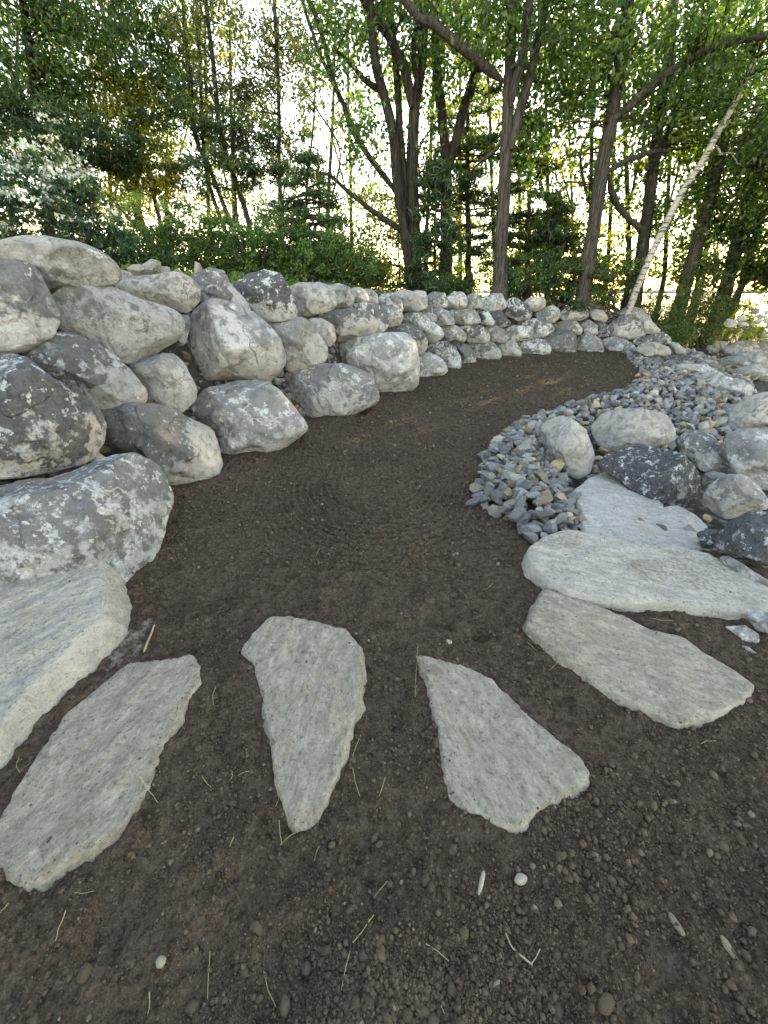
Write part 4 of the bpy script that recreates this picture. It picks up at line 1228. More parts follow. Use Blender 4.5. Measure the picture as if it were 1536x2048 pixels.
G_MAPLE = [(.048, .105, .038), (.060, .120, .042), (.038, .092, .036), (.080, .135, .040)]
G_DARK = [(.026, .068, .034), (.032, .078, .038), (.040, .084, .040)]
G_PINE = [(.030, .070, .040), (.038, .080, .042), (.052, .092, .040)]
G_YEL = [(.13, .165, .034), (.155, .17, .034), (.10, .15, .034), (.19, .165, .038)]  # yellow-green leaves, raised towards gold to paint sunlight into the colour
G_SHRUB = [(.050, .125, .048), (.062, .140, .050), (.042, .110, .044), (.090, .160, .052)]
G_TAN = [(.16, .11, .05), (.14, .09, .04), (.10, .10, .035)]

def lobe_points(rng, lobes):
    P, Rr = [], []
    for (c, r, n) in lobes:
        n = max(5, int(n * .66))
        q = rng.normal(size=(n, 3)); q /= np.linalg.norm(q, axis=1)[:, None]
        q *= rng.uniform(.12, 1.0, (n, 1)) ** .5
        P.append(np.asarray(c) + q * np.asarray(r))
        Rr.append(np.full(n, .34) * rng.uniform(.7, 1.4, n))
    return np.concatenate(P), np.concatenate(Rr)

def smooth_path(pts, n):
    pts = np.asarray(pts, float)
    k = np.concatenate([[0], np.cumsum(np.linalg.norm(np.diff(pts, axis=0), axis=1))])
    t = np.linspace(0, k[-1], n)
    p = np.stack([np.interp(t, k, pts[:, i]) for i in range(3)], 1)
    for _ in range(2):
        q = p.copy(); q[1:-1] = (p[:-2] + 2 * p[1:-1] + p[2:]) / 4; p = q
    return p

class Tree:
    """trunk and limbs follow the photograph's stems; each limb is a part, the leaves are the crown part"""
    def __init__(s, name, label, base, Y, cat='tree', group=None, bark=None, seed=0):
        s.rng = np.random.default_rng(seed + 1000)
        p = at_y(base[0], base[1], Y)
        s.base = np.array([p[0], Y, tz(p[0], Y) - .1])
        s.Y = Y
        s.bark = bark or M_BARK
        s.root = obj(name, None, loc=s.base, label=label, cat=cat, group=group)
        s.stems = []
    def stem(s, pts, r0, r1, dy=0.0, name='limb', ground=False, sides=9, bark=None):
        n0 = len(pts)
        q = [at_y(u, v, s.Y + dy * (i / max(1, n0 - 1))) for i, (u, v) in enumerate(pts)]
        if ground: q = [s.base] + q
        p = smooth_path(q, max(10, 4 * len(q)))
        L = np.linspace(0, 1, len(p))
        p = p + .025 * np.stack([fbm(np.stack([L * 9 + k * 30 + s.base[0], L * 0, L * 0], 1), 2, 3 + k) for k in range(3)], 1) * (L[:, None] > .02)
        rad = r0 + (r1 - r0) * L ** .8
        if not ground: rad = rad * (.45 + .55 * sstep(0, .16, L))
        if ground:
            rad = rad * (1 + .55 * np.exp(-L * len(p) / 2.2))
        v, f = tube(p - s.base, rad, sides)
        if r0 > .07:
            v = v + (v - np.repeat(p - s.base, sides, 0)) * (.10 * fbm(v * np.array([6, 6, 1.2]) + s.base[0], 2, 5))[:, None]
        obj(name, mk_mesh(name, v, f), bark or s.bark, parent=s.root)
        s.stems.append(p)
        return p
    def lobes(s, spec):
        out = []
        for (u, v, dY, rx, ry, rz, n) in spec:
            out.append((at_y(u, v, s.Y + dY), (rx, ry, rz), n))
        return out
    def crown(s, spec, per=16, size=.125, pal=G_MAPLE, twigs=True, mat=None, elong=1.0, aspect=.62, flat=.7, up=.5, rmul=1.0, name='crown'):
        P, rr = lobe_points(s.rng, s.lobes(spec))
        leaf_cloud(name, P, rr * rmul * 1.12, per * 1.75, size, s.rng, pal, mat=mat, parent=s.root, loc=s.base, aspect=aspect, elong=elong, flat=flat, up=up)
        if twigs and s.stems:
            S = np.concatenate(s.stems)
            items = []
            for p in P[::2]:
                d = np.linalg.norm(S - p, axis=1) + .8 * np.maximum(S[:, 2] - p[2], 0)
                a = S[np.argmin(d)]
                if np.linalg.norm(p - a) > 2.2: continue
                m = (a + p) / 2 + s.rng.normal(0, .12, 3) + np.array([0, 0, .12])
                pp = smooth_path([a, m, p], 6)
                items.append(tube(pp - s.base, np.linspace(.022, .006, 6), 3))
            if items: obj('twigs', tubes_mesh('twigs', items), M_BARKD, parent=s.root, kind='stuff')
    def conifer_sprays(s, top, h0, h1, spread, nbr, pal=G_PINE, droop=.25, size=.20, per=60, cone=True, side=None, name='crown'):
        """whorled boughs with flat needle sprays along them"""
        r = s.rng
        C, Rr, items = [], [], []
        ax = np.asarray(top) - s.base
        for k in range(nbr):
            t = r.uniform(h0, h1)
            o_ = s.base + ax * t
            ln = spread * ((1.05 - t) if cone else r.uniform(.6, 1.0)) * r.uniform(.7, 1.15)
            a = r.uniform(0, 2 * math.pi)
            dv = np.array([math.cos(a), math.sin(a), r.uniform(-.05, .25)])
            q = np.linspace(0, 1, 7)
            path = o_[None] + dv[None] * (q * ln)[:, None]
            path[:, 2] += -droop * ln * q ** 2
            items.append(tube(path - s.base, np.linspace(.028, .008, 7), 4))
            m = max(3, int(ln * 5))
            tt = r.uniform(.25, 1.02, m)
            pc = o_[None] + dv[None] * (tt * ln)[:, None]
            pc[:, 2] += -droop * ln * tt ** 2
            perp = np.array([-dv[1], dv[0], 0])
            pc = pc + perp[None] * (r.normal(0, .16, m) * ln * (1.1 - tt) )[:, None]
            C.append(pc); Rr.append(np.full(m, .24))
        C = np.concatenate(C); Rr = np.concatenate(Rr)
        leaf_cloud(name, C, Rr, per, size, r, pal, mat=M_NEEDLE, parent=s.root, loc=s.base, aspect=.2, flat=.32, up=1.0)
        obj('boughs', tubes_mesh('boughs', items), M_BARKD, parent=s.root)

# --- big multi-stemmed maple behind the wall centre
t = Tree('maple_tree', 'multi-stemmed dark maple fanning up behind the middle of the wall', (828, 580), 13.6, bark=M_BARKD, seed=1)
t.stem([(829, 560), (827, 430), (824, 300), (828, 200), (840, 165), (848, 60), (852, -60)], .215, .11, .3, 'trunk', True, 12)
t.stem([(824, 560), (800, 400), (786, 270), (768, 190), (748, 120), (745, 50), (735, -60)], .20, .09, -.4, ground=True)
t.stem([(812, 480), (803, 300), (792, 150), (786, 60), (776, -50)], .13, .07, .5)
t.stem([(823, 215), (805, 120), (772, 65), (738, 22), (712, -30)], .13, .07, -.5)
t.stem([(768, 190), (728, 160), (690, 115), (668, 100)], .085, .03, -.5)
t.stem([(812, 470), (770, 440), (735, 415), (692, 380), (664, 352), (640, 345)], .10, .035, -1.2)
t.stem([(800, 395), (760, 345), (728, 300), (704, 260), (690, 215), (668, 175), (655, 110), (640, 50), (610, -20)], .085, .05, -.8)
t.stem([(668, 175), (640, 110), (615, 40), (600, -20)], .055, .03, -.4)
t.stem([(836, 180), (826, 120), (832, 40), (828, -40)], .09, .05, .5)
t.crown([(830, 60, 0, 1.6, 1.5, 1.0, 46), (760, 60, -.3, 1.3, 1.2, .9, 30), (840, 140, .5, 1.0, 1.0, .6, 16), (700, 60, -.5, 1.0, 1, .7, 22), (760, 290, -.6, 1.1, 1, .8, 20), (870, 330, .4, .9, .8, .8, 18),
         (660, 120, -.6, .8, .7, .6, 18), (740, 230, .3, .9, .8, .7, 18), (800, -60, 0, 3, 2.5, 1.0, 70)], per=18, pal=G_MAPLE)

t = Tree('maple_tree', 'forked dark trunk tree right of the multi-stemmed maple', (890, 582), 14.6, bark=M_BARKD, seed=2)
t.stem([(890, 560), (893, 470), (893, 330), (882, 215), (872, 110), (872, -40)], .22, .10, .3, 'trunk', True, 12)
t.stem([(894, 345), (915, 270), (928, 220), (948, 150), (962, 70), (972, -40)], .17, .09, .3)
t.stem([(938, 185), (965, 135), (990, 90), (1000, 40)], .07, .03, .4)
t.crown([(890, 70, 0, 1.3, 1.2, .9, 34), (960, 60, .3, 1.2, 1.2, .9, 34), (930, 200, .5, .9, .9, .7, 18), (960, 300, .6, .8, .8, .6, 14), (900, -40, 0, 2, 2, .8, 40)], per=18)

t = Tree('ash_tree', 'tall straight grey trunk tree with one bough reaching far left', (1000, 575), 12.6, seed=3)
t.stem([(1001, 560), (1003, 450), (1010, 350), (1014, 270), (1018, 190), (1022, 100), (1026, -40)], .205, .105, .2, 'trunk', True, 12)
t.stem([(1006, 165), (985, 145), (955, 122), (915, 88), (875, 55), (838, 35), (800, -10), (780, -40)], .11, .07, -.8)
t.stem([(1020, 215), (1040, 130), (1056, 50), (1064, -40)], .12, .075, -.2)
t.stem([(1022, 300), (1045, 200), (1072, 110), (1095, 0), (1100, -40)], .13, .08, .5)
t.stem([(1016, 275), (990, 300), (955, 330), (940, 345)], .06, .025, .7)
t.crown([(1030, 40, 0, 1.2, 1.2, .8, 32), (1100, 60, .5, 1.3, 1.2, .9, 34), (1080, 170, .6, 1.0, 1, .7, 24), (990, 40, -.4, 1.0, 1, .7, 20), (1060, 270, 1.0, .9, .9, .6, 16), (1030, -60, 0, 2, 2, .8, 40)], per=18)

t = Tree('oak_tree', 'tall brown oak leaning slightly right, with boughs on its right side', (1172, 582), 13.0, seed=4)
t.stem([(1172, 560), (1182, 490), (1196, 405), (1206, 320), (1224, 235), (1240, 140), (1252, 50), (1262, -40)], .225, .125, .2, 'trunk', True, 12)
t.stem([(1226, 240), (1258, 212), (1292, 180), (1340, 145), (1395, 110), (1442, 88), (1560, 66)], .13, .06, -.4)
t.stem([(1210, 345), (1240, 328), (1270, 315), (1300, 305), (1340, 300)], .085, .04, .6)
t.stem([(1222, 245), (1262, 232), (1295, 255), (1315, 275)], .05, .025, .5)
t.stem([(1217, 350), (1222, 380), (1236, 412), (1258, 440), (1285, 458)], .085, .07, .9)
t.crown([(1180, 60, 0, 1.4, 1.3, .9, 46), (1180, 160, .2, 1.0, 1.1, .8, 34), (1130, 230, .4, 1.0, 1.0, .8, 28), (1320, 80, -.2, 1.5, 1.4, .9, 56), (1420, 60, -.2, 1.5, 1.4, .9, 56), (1350, 200, .2, 1.2, 1.1, .7, 34),
         (1100, 330, .9, 1.0, .9, .8, 24), (1240, -50, 0, 3, 2.4, .8, 60), (1130, 130, .3, 1.1, 1, .7, 28)], per=20)

t = Tree('maple_tree', 'dark trunk tree just behind the leaning birch', (1275, 592), 14.6, bark=M_BARKD, seed=5)
t.stem([(1278, 560), (1288, 470), (1300, 390), (1312, 300), (1322, 210), (1340, 100), (1352, -40)], .22, .10, .2, 'trunk', True, 11)
t.stem([(1306, 340), (1345, 250), (1370, 150), (1390, 60)], .10, .05, .6)
t.crown([(1330, 180, 0, 1.3, 1.2, .9, 46), (1400, 250, .2, 1.4, 1.3, .9, 56), (1340, 320, .4, 1.0, 1, .8, 34), (1350, 430, .3, 1.0, 1, .7, 30), (1290, 390, .8, .7, .8, .7, 14), (1440, 160, 0, 1.5, 1.4, 1, 56), (1460, 340, .3, 1.3, 1.2, .9, 46)], per=20)

t = Tree('birch_tree', 'white-barked birch leaning right from the wall end', (1262, 606), 13.2, bark=M_BIRCH, seed=6)
t.stem([(1264, 605), (1290, 540), (1312, 490), (1338, 430), (1378, 365), (1408, 318), (1436, 265), (1462, 220), (1488, 172), (1510, 120)], .108, .07, .1, 'trunk', True, 10)
t.stem([(1440, 262), (1470, 235), (1505, 222), (1536, 215)], .045, .02, .4, bark=M_BIRCH)
t.stem([(1425, 285), (1445, 310), (1462, 305), (1478, 330), (1500, 326)], .03, .012, .2, bark=M_BIRCH)
t.crown([(1500, 130, 0, 1.3, 1.2, .9, 46), (1530, 40, 0, 1.6, 1.4, 1, 46), (1575, 290, 0, 1.6, 1.3, 1.3, 190)], per=18, size=.10)  # lobe past the right edge thickened to block sun from the foreground

t = Tree('cedar_tree', 'thick grey trunk tree right of the leaning birch near the shore', (1366, 600), 15.0, seed=7)
t.stem([(1368, 580), (1385, 520), (1402, 460), (1420, 400), (1440, 320), (1458, 240), (1480, 120)], .24, .12, 0, 'trunk', True, 11)
t.stem([(1400, 470), (1425, 380), (1436, 330)], .09, .04, .5)
t.crown([(1430, 450, .2, 1.2, 1.2, .8, 46), (1400, 400, .5, 1.0, 1, .8, 32), (1480, 430, .2, 1.2, 1.2, .8, 48), (1500, 300, .2, 1.3, 1.2, 1, 46), (1420, 520, .4, .9, .9, .45, 34), (1400, 560, .3, 1.0, .8, .35, 22), (1450, 545, .5, .9, .8, .35, 22)], per=20, pal=G_DARK + G_MAPLE[:2])

t = Tree('cedar_tree', 'rightmost pair of thick trunks beside the bright water', (1450, 606), 15.8, seed=8)
t.stem([(1448, 590), (1462, 540), (1478, 480), (1496, 410), (1520, 300), (1545, 180)], .27, .14, 0, 'trunk', True, 11)
t.stem([(1478, 590), (1492, 545), (1506, 490), (1520, 430)], .14, .09, .5, name='trunk', ground=True)
t.crown([(1510, 480, 0, 1.0, 1.2, .6, 46), (1500, 545, .2, .9, .9, .35, 20), (1590, 540, .2, 1.2, .9, .5, 36), (1570, 400, 0, 1.6, 1.4, 1.1, 90), (1545, 300, 0, 1.7, 1.4, 1.2, 100), (1610, 480, 0, 1.3, 1.3, .7, 34), (1560, 180, 0, 1.8, 1.6, 1.2, 56)], per=20, pal=G_DARK + G_MAPLE[:2])  # outer lobes, mostly out of view, made dense to hold back the sun
t.stem([(1500, 545), (1522, 548), (1550, 560)], .03, .01, .2)

# unseen trees added past the right edge to keep sun off the foreground
for k, (x_, Y_, lb) in enumerate([(13.5, 12.2, 'unseen shade tree added just beyond the bright water gap'), (15.5, 16.0, 'second unseen shade tree added beyond the bright water gap'), (13.2, 8.2, 'nearest unseen shade tree added right of the view')]):
    t = Tree('shade_tree', lb, (768, 580), Y_, seed=40 + k)
    t.root.location = t.base = np.array([x_, Y_, tz(x_, Y_) - .1])
    p = smooth_path([t.base, t.base + [0.2, .1, 2.5], t.base + [.5, 0, 6], t.base + [.6, .3, 10]], 16)
    v, f = tube(p - t.base, np.linspace(.24, .08, 16), 9)
    obj('trunk', mk_mesh('trunk', v, f), M_BARK, parent=t.root)
    t.stems.append(p)
    t.lobes = lambda spec, b=t.base: [(b + np.array(s_[0]), s_[1], s_[2]) for s_ in spec]
    t.crown([((0, 0, 2.9), (2.3, 2.0, 1.3), 210), ((.4, 0, 5.4), (2.6, 2.2, 1.6), 230), ((.6, 0, 8), (2.2, 2, 1.8), 90)], per=20, size=.23, pal=G_MAPLE)

# --- pines and mixed trees on the left
t = Tree('pine_tree', 'slender pine cluster with layered dark boughs left of centre', (500, 470), 15.2, bark=M_BARKD, seed=10)
t.stem([(500, 455), (482, 390), (464, 345), (450, 300), (437, 240), (428, 150), (415, 40), (405, -60)], .10, .05, 0, 'trunk', True, 8)
t.stem([(462, 450), (440, 390), (420, 338), (400, 300), (388, 270), (380, 180), (372, 90), (362, -40)], .09, .045, .3, 'trunk', True, 8)
t.stem([(444, 450), (425, 390), (409, 340), (405, 250), (398, 120), (392, -40)], .075, .04, .6, 'trunk', True, 8)
t.stem([(475, 455), (470, 380), (466, 300), (470, 200)], .05, .03, .8, 'trunk', True, 7)
for j, (u, v) in enumerate([(410, 350), (370, 350), (450, 270), (480, 330), (395, 250), (520, 290), (350, 240), (440, 180), (540, 350)]):
    P = at_y(u, v, 15.2)
    c = P + t.rng.normal(0, 1, (14, 3)) * np.array([.85, .7, .16])
    leaf_cloud('crown', c, np.full(14, .3), 46, .2, t.rng, G_PINE, mat=M_NEEDLE, parent=t.root, loc=t.base, aspect=.22, flat=.35, up=1.0)
t.crown([(400, 100, 0, 1.3, 1.2, 1.3, 44), (350, 60, .4, 1.2, 1, 1.2, 34), (440, 20, .2, 1.1, 1, .8, 22), (500, 230, .3, .8, .7, .7, 14)], per=26, size=.15, pal=[(.06, .08, .035), (.075, .085, .04), (.05, .078, .03)], aspect=.3, name='upper_crown')

t = Tree('pine_tree', 'pine at left, hanging foliage tinted yellow-green as if sunlit', (325, 470), 15.4, bark=M_BARKD, seed=11)
t.stem([(325, 462), (308, 390), (294, 338), (278, 280), (264, 225), (240, 150), (215, 60), (195, -30)], .075, .045, 0, 'trunk', True, 8)
t.stem([(275, 440), (272, 380), (270, 330)], .16, .11, .3, 'trunk', True, 8)
t.stem([(270, 450), (240, 415), (215, 390), (190, 370)], .06, .03, 0)
t.crown([(270, 290, -.3, 1.3, 1.1, 1.0, 60), (300, 340, -.3, 1.0, .9, .8, 44), (230, 380, -.2, 1.2, 1, .8, 44), (250, 220, -.2, 1.3, 1.1, 1.0, 44), (330, 290, .2, .7, .7, .6, 12)], per=28, size=.15, pal=G_YEL, aspect=.34)

t = Tree('hemlock_tree', 'dark layered hemlock behind the flowering shrub at far left', (95, 500), 14.0, bark=M_BARKD, seed=12)
t.stem([(100, 470), (92, 380), (80, 280), (66, 160), (50, 40), (35, -70)], .16, .07, 0, 'trunk', True, 9)
t.stem([(50, 200), (30, 150), (0, 110), (-30, 85)], .06, .03, -.5)
for j, (u, v, w_) in enumerate([(60, 240, 1.3), (150, 260, 1.2), (110, 300, 1.4), (200, 290, 1.0), (40, 320, 1.3), (0, 270, 1.2), (170, 320, 1.0), (210, 310, .8), (-40, 210, 1.2)]):
    P = at_y(u, v, 14)
    c = P + t.rng.normal(0, 1, (18, 3)) * np.array([w_ * .75, .7, .14])
    leaf_cloud('crown', c, np.full(18, .3), 46, .2, t.rng, G_DARK, mat=M_NEEDLE, parent=t.root, loc=t.base, aspect=.22, flat=.35, up=1.0)
t.crown([(60, 60, 0, 1.8, 1.4, 1.2, 80), (150, 110, .3, 1.6, 1.3, 1.2, 70), (20, 150, 0, 1.3, 1.2, 1.0, 52), (230, 60, .4, 1.5, 1.2, 1.1, 60), (280, 150, .8, 1.2, 1.1, 1.0, 44), (120, 190, .6, 1.4, 1.1, .8, 44),
         (330, 190, 1.2, 1.0, 1, .9, 26), (100, 0, .3, 2.4, 1.6, .9, 70), (290, 20, .8, 1.5, 1.3, .9, 44)], per=24, size=.14, pal=G_MAPLE + G_DARK, aspect=.45, name='upper_crown')

t = Tree('larch_tree', 'thin half-bare tree with brownish twigs right of the pine cluster', (560, 480), 15.6, bark=M_BARKD, seed=13)
t.stem([(562, 470), (560, 380), (558, 280), (556, 180), (552, 80), (548, -50)], .085, .05, 0, 'trunk', True, 8)
t.stem([(610, 470), (612, 400), (618, 320), (628, 240), (632, 160)], .05, .025, .4, 'trunk', True, 7)
t.stem([(640, 440), (638, 380), (636, 300)], .05, .03, .6, 'trunk', True, 7)
t.crown([(560, 60, 0, 1.3, 1.1, 1.0, 50), (540, 160, 0, 1.1, 1, .9, 34), (590, 150, .2, .9, .8, .8, 22), (530, 240, .1, .9, .8, .8, 26), (580, 320, .3, 1.1, .9, .7, 34), (610, 260, .2, .7, .7, .6, 10), (520, 320, 0, .9, .8, .7, 24)],
        per=20, size=.13, pal=[(.075, .085, .035), (.06, .075, .035), (.085, .078, .045), (.045, .07, .028)], aspect=.34)

t = Tree('spruce_tree', 'dark low spruce in front of the bare limb left of the maple', (600, 570), 13.2, bark=M_BARKD, seed=14)
tp = at_y(618, 300, 13.2)
t.stem([(604, 540), (610, 440), (618, 300)], .07, .02, 0, 'trunk', True, 7)
t.conifer_sprays(tp, .1, .98, 2.9, 80, pal=G_DARK + [(.05, .09, .038)], per=17, droop=.2, size=.17)
t.stem([(690, 392), (662, 405), (630, 415), (600, 422), (575, 440), (555, 455)], .028, .012, -.6, name='dead_branch', bark=M_BARK)

t = Tree('spruce_tree', 'feathery young hemlock around the foot of the multi-stemmed maple', (870, 585), 13.0, bark=M_BARKD, seed=15)
tp = at_y(872, 310, 13.0)
t.stem([(870, 560), (871, 440), (872, 310)], .05, .015, 0, 'trunk', True, 7)
t.conifer_sprays(tp, .05, .98, 1.4, 62, pal=G_DARK + [(.04, .075, .03)], per=22, droop=.3)

t = Tree('pine_tree', 'slim pine with tiered boughs between the forked tree and the straight grey one', (938, 580), 16.0, bark=M_BARKD, seed=16)
tp = at_y(935, 190, 16.0)
t.stem([(938, 560), (935, 400), (936, 300), (935, 190)], .12, .05, 0, 'trunk', True, 8)
t.conifer_sprays(tp, .25, .98, 1.5, 42, pal=G_PINE, per=28, cone=False, droop=.1)

t = Tree('pine_tree', 'dark spreading pine behind the straight grey trunk', (1055, 580), 16.6, bark=M_BARKD, seed=17)
tp = at_y(1062, 220, 16.6)
t.stem([(1054, 560), (1058, 450), (1062, 220)], .11, .04, 0, 'trunk', True, 8)
t.conifer_sprays(tp, .2, .98, 3.0, 54, pal=G_PINE, per=28, droop=.12)

t = Tree('pine_tree', 'young pine with soft drooping boughs between grey trunk and leaning oak', (1110, 582), 14.2, bark=M_BARKD, seed=18)
tp = at_y(1112, 380, 14.2)
t.stem([(1110, 560), (1108, 470), (1112, 380)], .06, .02, 0, 'trunk', True, 7)
t.conifer_sprays(tp, .12, .95, 2.2, 46, pal=[(.04, .075, .026), (.05, .085, .03), (.035, .065, .025)], per=30, droop=.25)

t = Tree('maple_sapling', 'sapling left of the maple trunks, leaves tinted yellow-green as if sunlit', (770, 585), 16.0, bark=M_BARKD, seed=19)
t.stem([(800, 570), (797, 480), (790, 400)], .04, .02, 0, 'trunk', True, 6)
t.crown([(765, 470, 0, 1.0, .8, .8, 44), (745, 420, 0, .8, .7, .6, 26), (780, 540, 0, .8, .7, .6, 30), (730, 510, .3, .8, .7, .6, 26)], per=20, size=.12, pal=G_YEL)

# --- thicket of farther trees
rng = np.random.default_rng(55)
BG = [(650, 24, G_MAPLE), (705, 27, G_MAPLE), (560, 26, G_PINE), (470, 24, G_YEL), (20, 24, G_YEL), (140, 26, G_YEL), (230, 23, G_TAN), (330, 27, G_YEL), (420, 25, G_MAPLE), 
      (850, 23, G_YEL), (920, 27, G_MAPLE), (990, 22, G_YEL), (1040, 28, G_MAPLE), (1100, 22, G_YEL), (1150, 27, G_MAPLE), (1215, 23, G_MAPLE), (1260, 19, G_YEL), (1330, 20, G_MAPLE), (1410, 21, G_MAPLE), (1180, 18, G_DARK), (1400, 18.5, G_DARK), (1490, 19, G_MAPLE)]
BGL = ['seen far off just left of the maple limbs', 'in the open sky gap left of the maple', 'behind the thin half-bare tree', 'behind the pine cluster', 'behind the hemlock at the far left edge',
       'behind the big flowering shrub', 'behind the smaller flowering shrub', 'behind the sunlit pine', 'left behind the pine cluster trunks', 'between the dark spruce and the maple',
       'between maple and forked trunks', 'between forked trunk and slim pine', 'close left of the straight grey trunk', 'right behind the straight grey trunk', 'behind the young drooping pine',
       'left behind the leaning oak', 'right behind the leaning oak', 'left of the birch foot', 'between the birch and the dark trunk', 'right of the leaning birch', 'directly behind the leaning oak trunk', 'behind the thick shore trunk', 'behind the rightmost trunks']
for k, (u, Y, pal) in enumerate(BG):
    kind = {id(G_YEL): 'yellow-green', id(G_TAN): 'tan', id(G_MAPLE): 'mid green', id(G_PINE): 'dusky green', id(G_DARK): 'dark green'}[id(pal)]
    side_ = 'left of the maple' if u < 800 else ('between the maple and the leaning oak' if u < 1180 else 'behind the leaning birch')
    t = Tree('thicket_tree', 'slender %s thicket tree %s' % (kind, BGL[k]), (u, 575), Y, group='thicket trees ' + side_, bark=M_BARKD, seed=200 + k)
    lean = rng.uniform(-25, 25)
    t.stem([(u, 560), (u + lean * .4, 400), (u + lean, 200), (u + lean * 1.3, 40)], rng.uniform(.09, .15), .05, 0, 'trunk', True, 7)
    if rng.uniform() < .7:
        t.stem([(u + lean * .4, 420), (u + lean * .5 + rng.choice([-30, 30]), 300), (u + lean + rng.choice([-60, 60]), 180)], .06, .03, .3, 'limb', False, 6)
    sc = Y / 15
    dens = .62
    t.crown([(u + lean + rng.uniform(-40, 40), vv, 0, 1.9 * sc * .8, 1.3 * sc, .9 * sc, int(n_ * dens)) for vv, n_ in ((40, 46), (150, 46), (260, 44), (370, 46), (460, 46))]
            + [(u + rng.uniform(-30, 30), 530, 0, 1.5, 1.0, .5, 22)], per=13, size=.17, pal=pal, twigs=(k % 2 == 0))

# ------------------------------------------------------------------ shrubs
def shrub(name, label, u, v, Y, rx, rz, n, pal, per=22, size=.085, cat='shrub', group=None, seed=0, aspect=.55, flowers=0, ry=None, mat=None):
    if flowers: mat = M_NEEDLE
    r = np.random.default_rng(seed + 900)
    p = at_y(u, v, Y)
    gz_ = tz(p[0], Y)
    base = np.array([p[0], Y, gz_ - .05])
    root = obj(name, None, loc=base, label=label, cat=cat, group=group)
    top = max(p[2] + rz, gz_ + .3)
    hgt = top - gz_
    ry = ry or rx * .8
    q = r.normal(size=(n, 3)); q /= np.linalg.norm(q, axis=1)[:, None]
    q *= r.uniform(.15, 1, (n, 1)) ** .45
    c = np.array([p[0], Y, gz_ + hgt * .5]) + q * np.array([rx, ry, hgt * .52])
    lump = 1 + .34 * fbm(np.stack([c[:, 0] * 2.2, c[:, 1] * 2.2, c[:, 0] * 0 + seed], 1), 2, seed)
    c[:, 2] = gz_ + (c[:, 2] - gz_) * lump
    rad = r.uniform(.7, 1.5, n) * .2
    sh = r.uniform(size=n) < .3
    c[sh, 2] += r.uniform(.05, .34, sh.sum()) * hgt
    rad[sh] *= .55
    c[:, 2] = np.maximum(c[:, 2], gz_ + .08)
    leaf_cloud('foliage', c, rad, per, size, r, pal, parent=root, loc=base, aspect=aspect, up=.4, mat=mat, jitter=.38)
    items = []
    for k in range(min(n, 26)):
        e = c[r.integers(n)]
        st_ = base + np.array([r.normal(0, rx * .25), r.normal(0, .15), 0])
        items.append(tube(smooth_path([st_, (st_ + e) / 2 + [0, 0, .15], e], 6) - base, np.linspace(.014, .005, 6), 4))
    obj('stems', tubes_mesh('stems', items), M_BARKD, parent=root)
    if flowers:
        i = np.argsort(-(c[:, 2] * 1.0 - c[:, 1] * .6 + r.normal(0, .35, n)))[:flowers]
        fc = c[i] + np.array([0, -.12, .12])
        leaf_cloud('flowers', fc, np.full(len(i), .19), 26, .07, r, [(.58, .68, .60), (.52, .64, .56), (.66, .72, .66)], parent=root, loc=base, aspect=.8, up=1.4, flat=.25, jitter=.08, kind='stuff', mat=M_PETAL)
    return root

shrub('flowering_shrub', 'dogwood shrub with flat clusters of white blossoms at far left', 60, 410, 8.6, 1.25, .55, 150, [(.026, .070, .046), (.034, .082, .052), (.022, .06, .042)], per=30, size=.10, flowers=62, seed=1)
shrub('flowering_shrub', 'smaller white-flowered dogwood shrub right of the big one', 165, 425, 9.4, .85, .5, 90, [(.026, .070, .046), (.034, .082, .052)], per=28, size=.10, flowers=26, seed=2)
SH = [(245, 500, 10.2, .7, .35, 'bright green bush behind the pale top boulder at left'), (310, 490, 10.8, .9, .5, 'deep green rounded bush behind the rubble on the wall top'),
      (380, 485, 11.4, .9, .5, 'twiggy green bush second along the left hedge'), (440, 485, 12.0, .95, .55, 'upright green bush with gaps at mid hedge'),
      (505, 495, 11.6, .9, .5, 'light green bush behind the tall dark boulder'), (560, 490, 12.4, 1.0, .6, 'tall bushy shrub beside the dark low spruce'),
      (630, 520, 11.8, .9, .5, 'dense dark bush right of the tall dark boulder'), (690, 520, 12.2, .9, .5, 'rounded bush in front of the yellow sapling'),
      (735, 550, 12.8, .6, .35, 'small loose bush at the right end of the left hedge')]
for k, (u, v, Y, rx, rz, lb) in enumerate(SH):
    shrub('green_shrub', lb, u, v, Y, rx, rz + .02, 105, [G_SHRUB, G_SHRUB + [(.09, .15, .045)], [(.08, .14, .04), (.07, .125, .036), (.055, .10, .035)]][k % 3], per=34, size=.085, seed=10 + k, group='bushes hedging the wall top')
for k, (u, v, Y, rx, rz, lb) in enumerate([(1010, 560, 12.9, .35, .3, 'small leafy bush hugging the foot of the straight grey trunk'), (1075, 545, 13.4, 1.0, .5, 'wide dark yew-like bush between grey trunk and oak'),
                                            (1140, 535, 13.6, .9, .6, 'dark bush left of the oak foot'), (1225, 545, 13.8, .9, .5, 'soft green bush between oak and birch'),
                                            (920, 570, 13.6, .6, .25, 'low dark bush left of the straight grey trunk')]):
    shrub('green_shrub', lb, u, v, Y, rx, rz, 85, G_DARK + G_SHRUB[:2], per=32, size=.075, seed=40 + k, group='bushes under the trees')
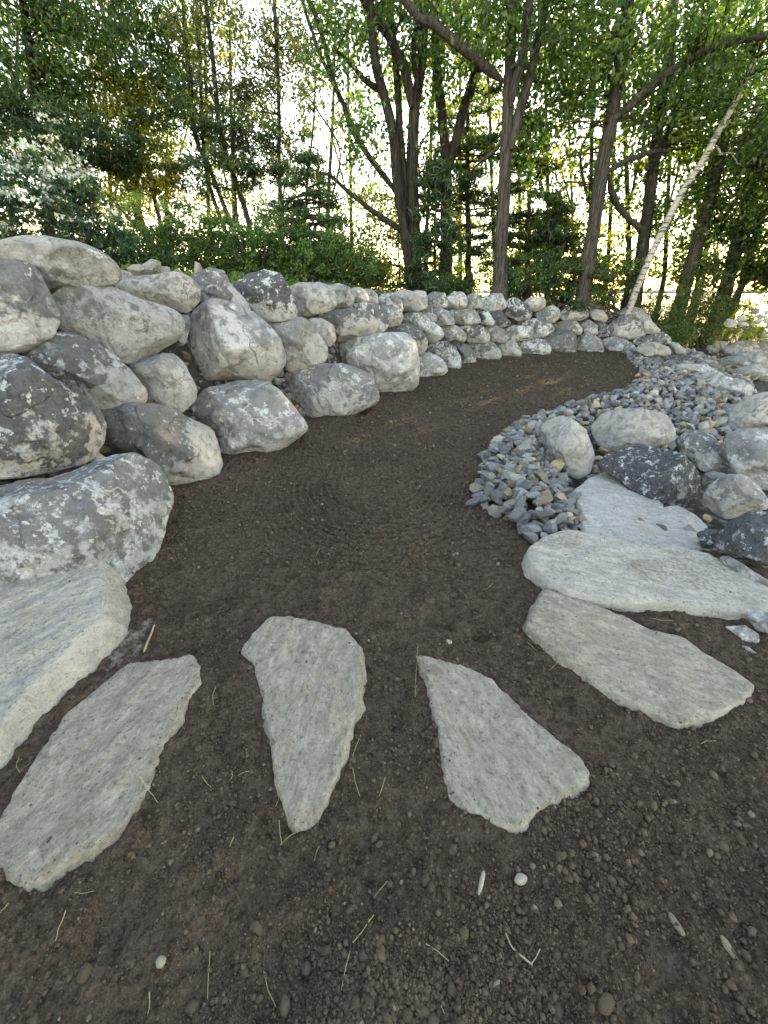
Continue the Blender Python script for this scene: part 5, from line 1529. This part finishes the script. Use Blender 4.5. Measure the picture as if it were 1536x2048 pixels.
for k, (u, v, Y, rx, rz, lb) in enumerate([(1320, 625, 13.9, 1.0, .6, 'pale green juniper-like bush right of the birch foot'), (1372, 620, 13.9, 1.3, .75, 'largest grey-green bush on the shore slope'),
                                            (1410, 628, 14.2, .9, .6, 'grey-green bush nearest the bright water'), (1345, 668, 13.2, .6, .3, 'low light green bush spilling beside the wall end stones'), (1470, 615, 16.0, 1.2, .6, 'hazy green bush at the foot of the rightmost trunks'), (1525, 625, 17.5, 1.2, .5, 'last bush on the bank beside the bright water')]):
    shrub('green_shrub', lb, u, v, Y, rx, rz, 130, [(.075, .125, .05), (.06, .11, .045), (.09, .14, .055)], per=48, size=.075, seed=60 + k, group='bushes on the shore slope', aspect=.35)

for k, (u, Y, rx, hz, lb) in enumerate([(640, 19, 1.6, 1.3, 'shadowy understory bush far behind the dark low spruce'), (720, 21, 1.7, 1.5, 'understory bush far behind the yellow sapling'), (860, 19.5, 1.5, 1.6, 'understory bush glimpsed between the maple and forked trunks'),
                                          (945, 22, 1.8, 1.8, 'understory bush glimpsed left of the straight grey trunk'), (1040, 19.5, 1.5, 1.5, 'understory bush right behind the straight grey trunk'), (1120, 21.5, 1.8, 1.9, 'tall understory bush behind the young drooping pine'),
                                          (1205, 19.5, 1.4, 1.5, 'understory bush behind the leaning oak'), (480, 20, 1.6, 1.2, 'understory bush far behind the pine cluster'), (1010, 25, 2.2, 2.2, 'farthest understory bush behind the straight grey trunk')]):
    shrub('green_shrub', lb, u, 585, Y, rx, hz, 70, G_MAPLE[:3] + G_DARK if k % 2 else G_YEL[:3] + G_MAPLE[:2], per=26, size=.13, seed=80 + k, group='understory bushes among the far trunks')

# ground cover along the wall top
rng = np.random.default_rng(88)
xg = rng.uniform(-3.5, 10, 5200); yg = rng.uniform(5, 17, 5200)
dg = d_wall(xg, yg)
ok = (dg > 1.75) & (dg < 3.4 + .8 * fbm(xy0(xg, yg, .8), 2, 7))
xg, yg = xg[ok], yg[ok]
leaf_cloud('ground_cover', np.column_stack([xg, yg, terrain(xg, yg) + .07]), np.full(len(xg), .16), 11, .07, rng, [(.05, .115, .025), (.065, .13, .03), (.04, .09, .022)], kind='stuff', up=.8)
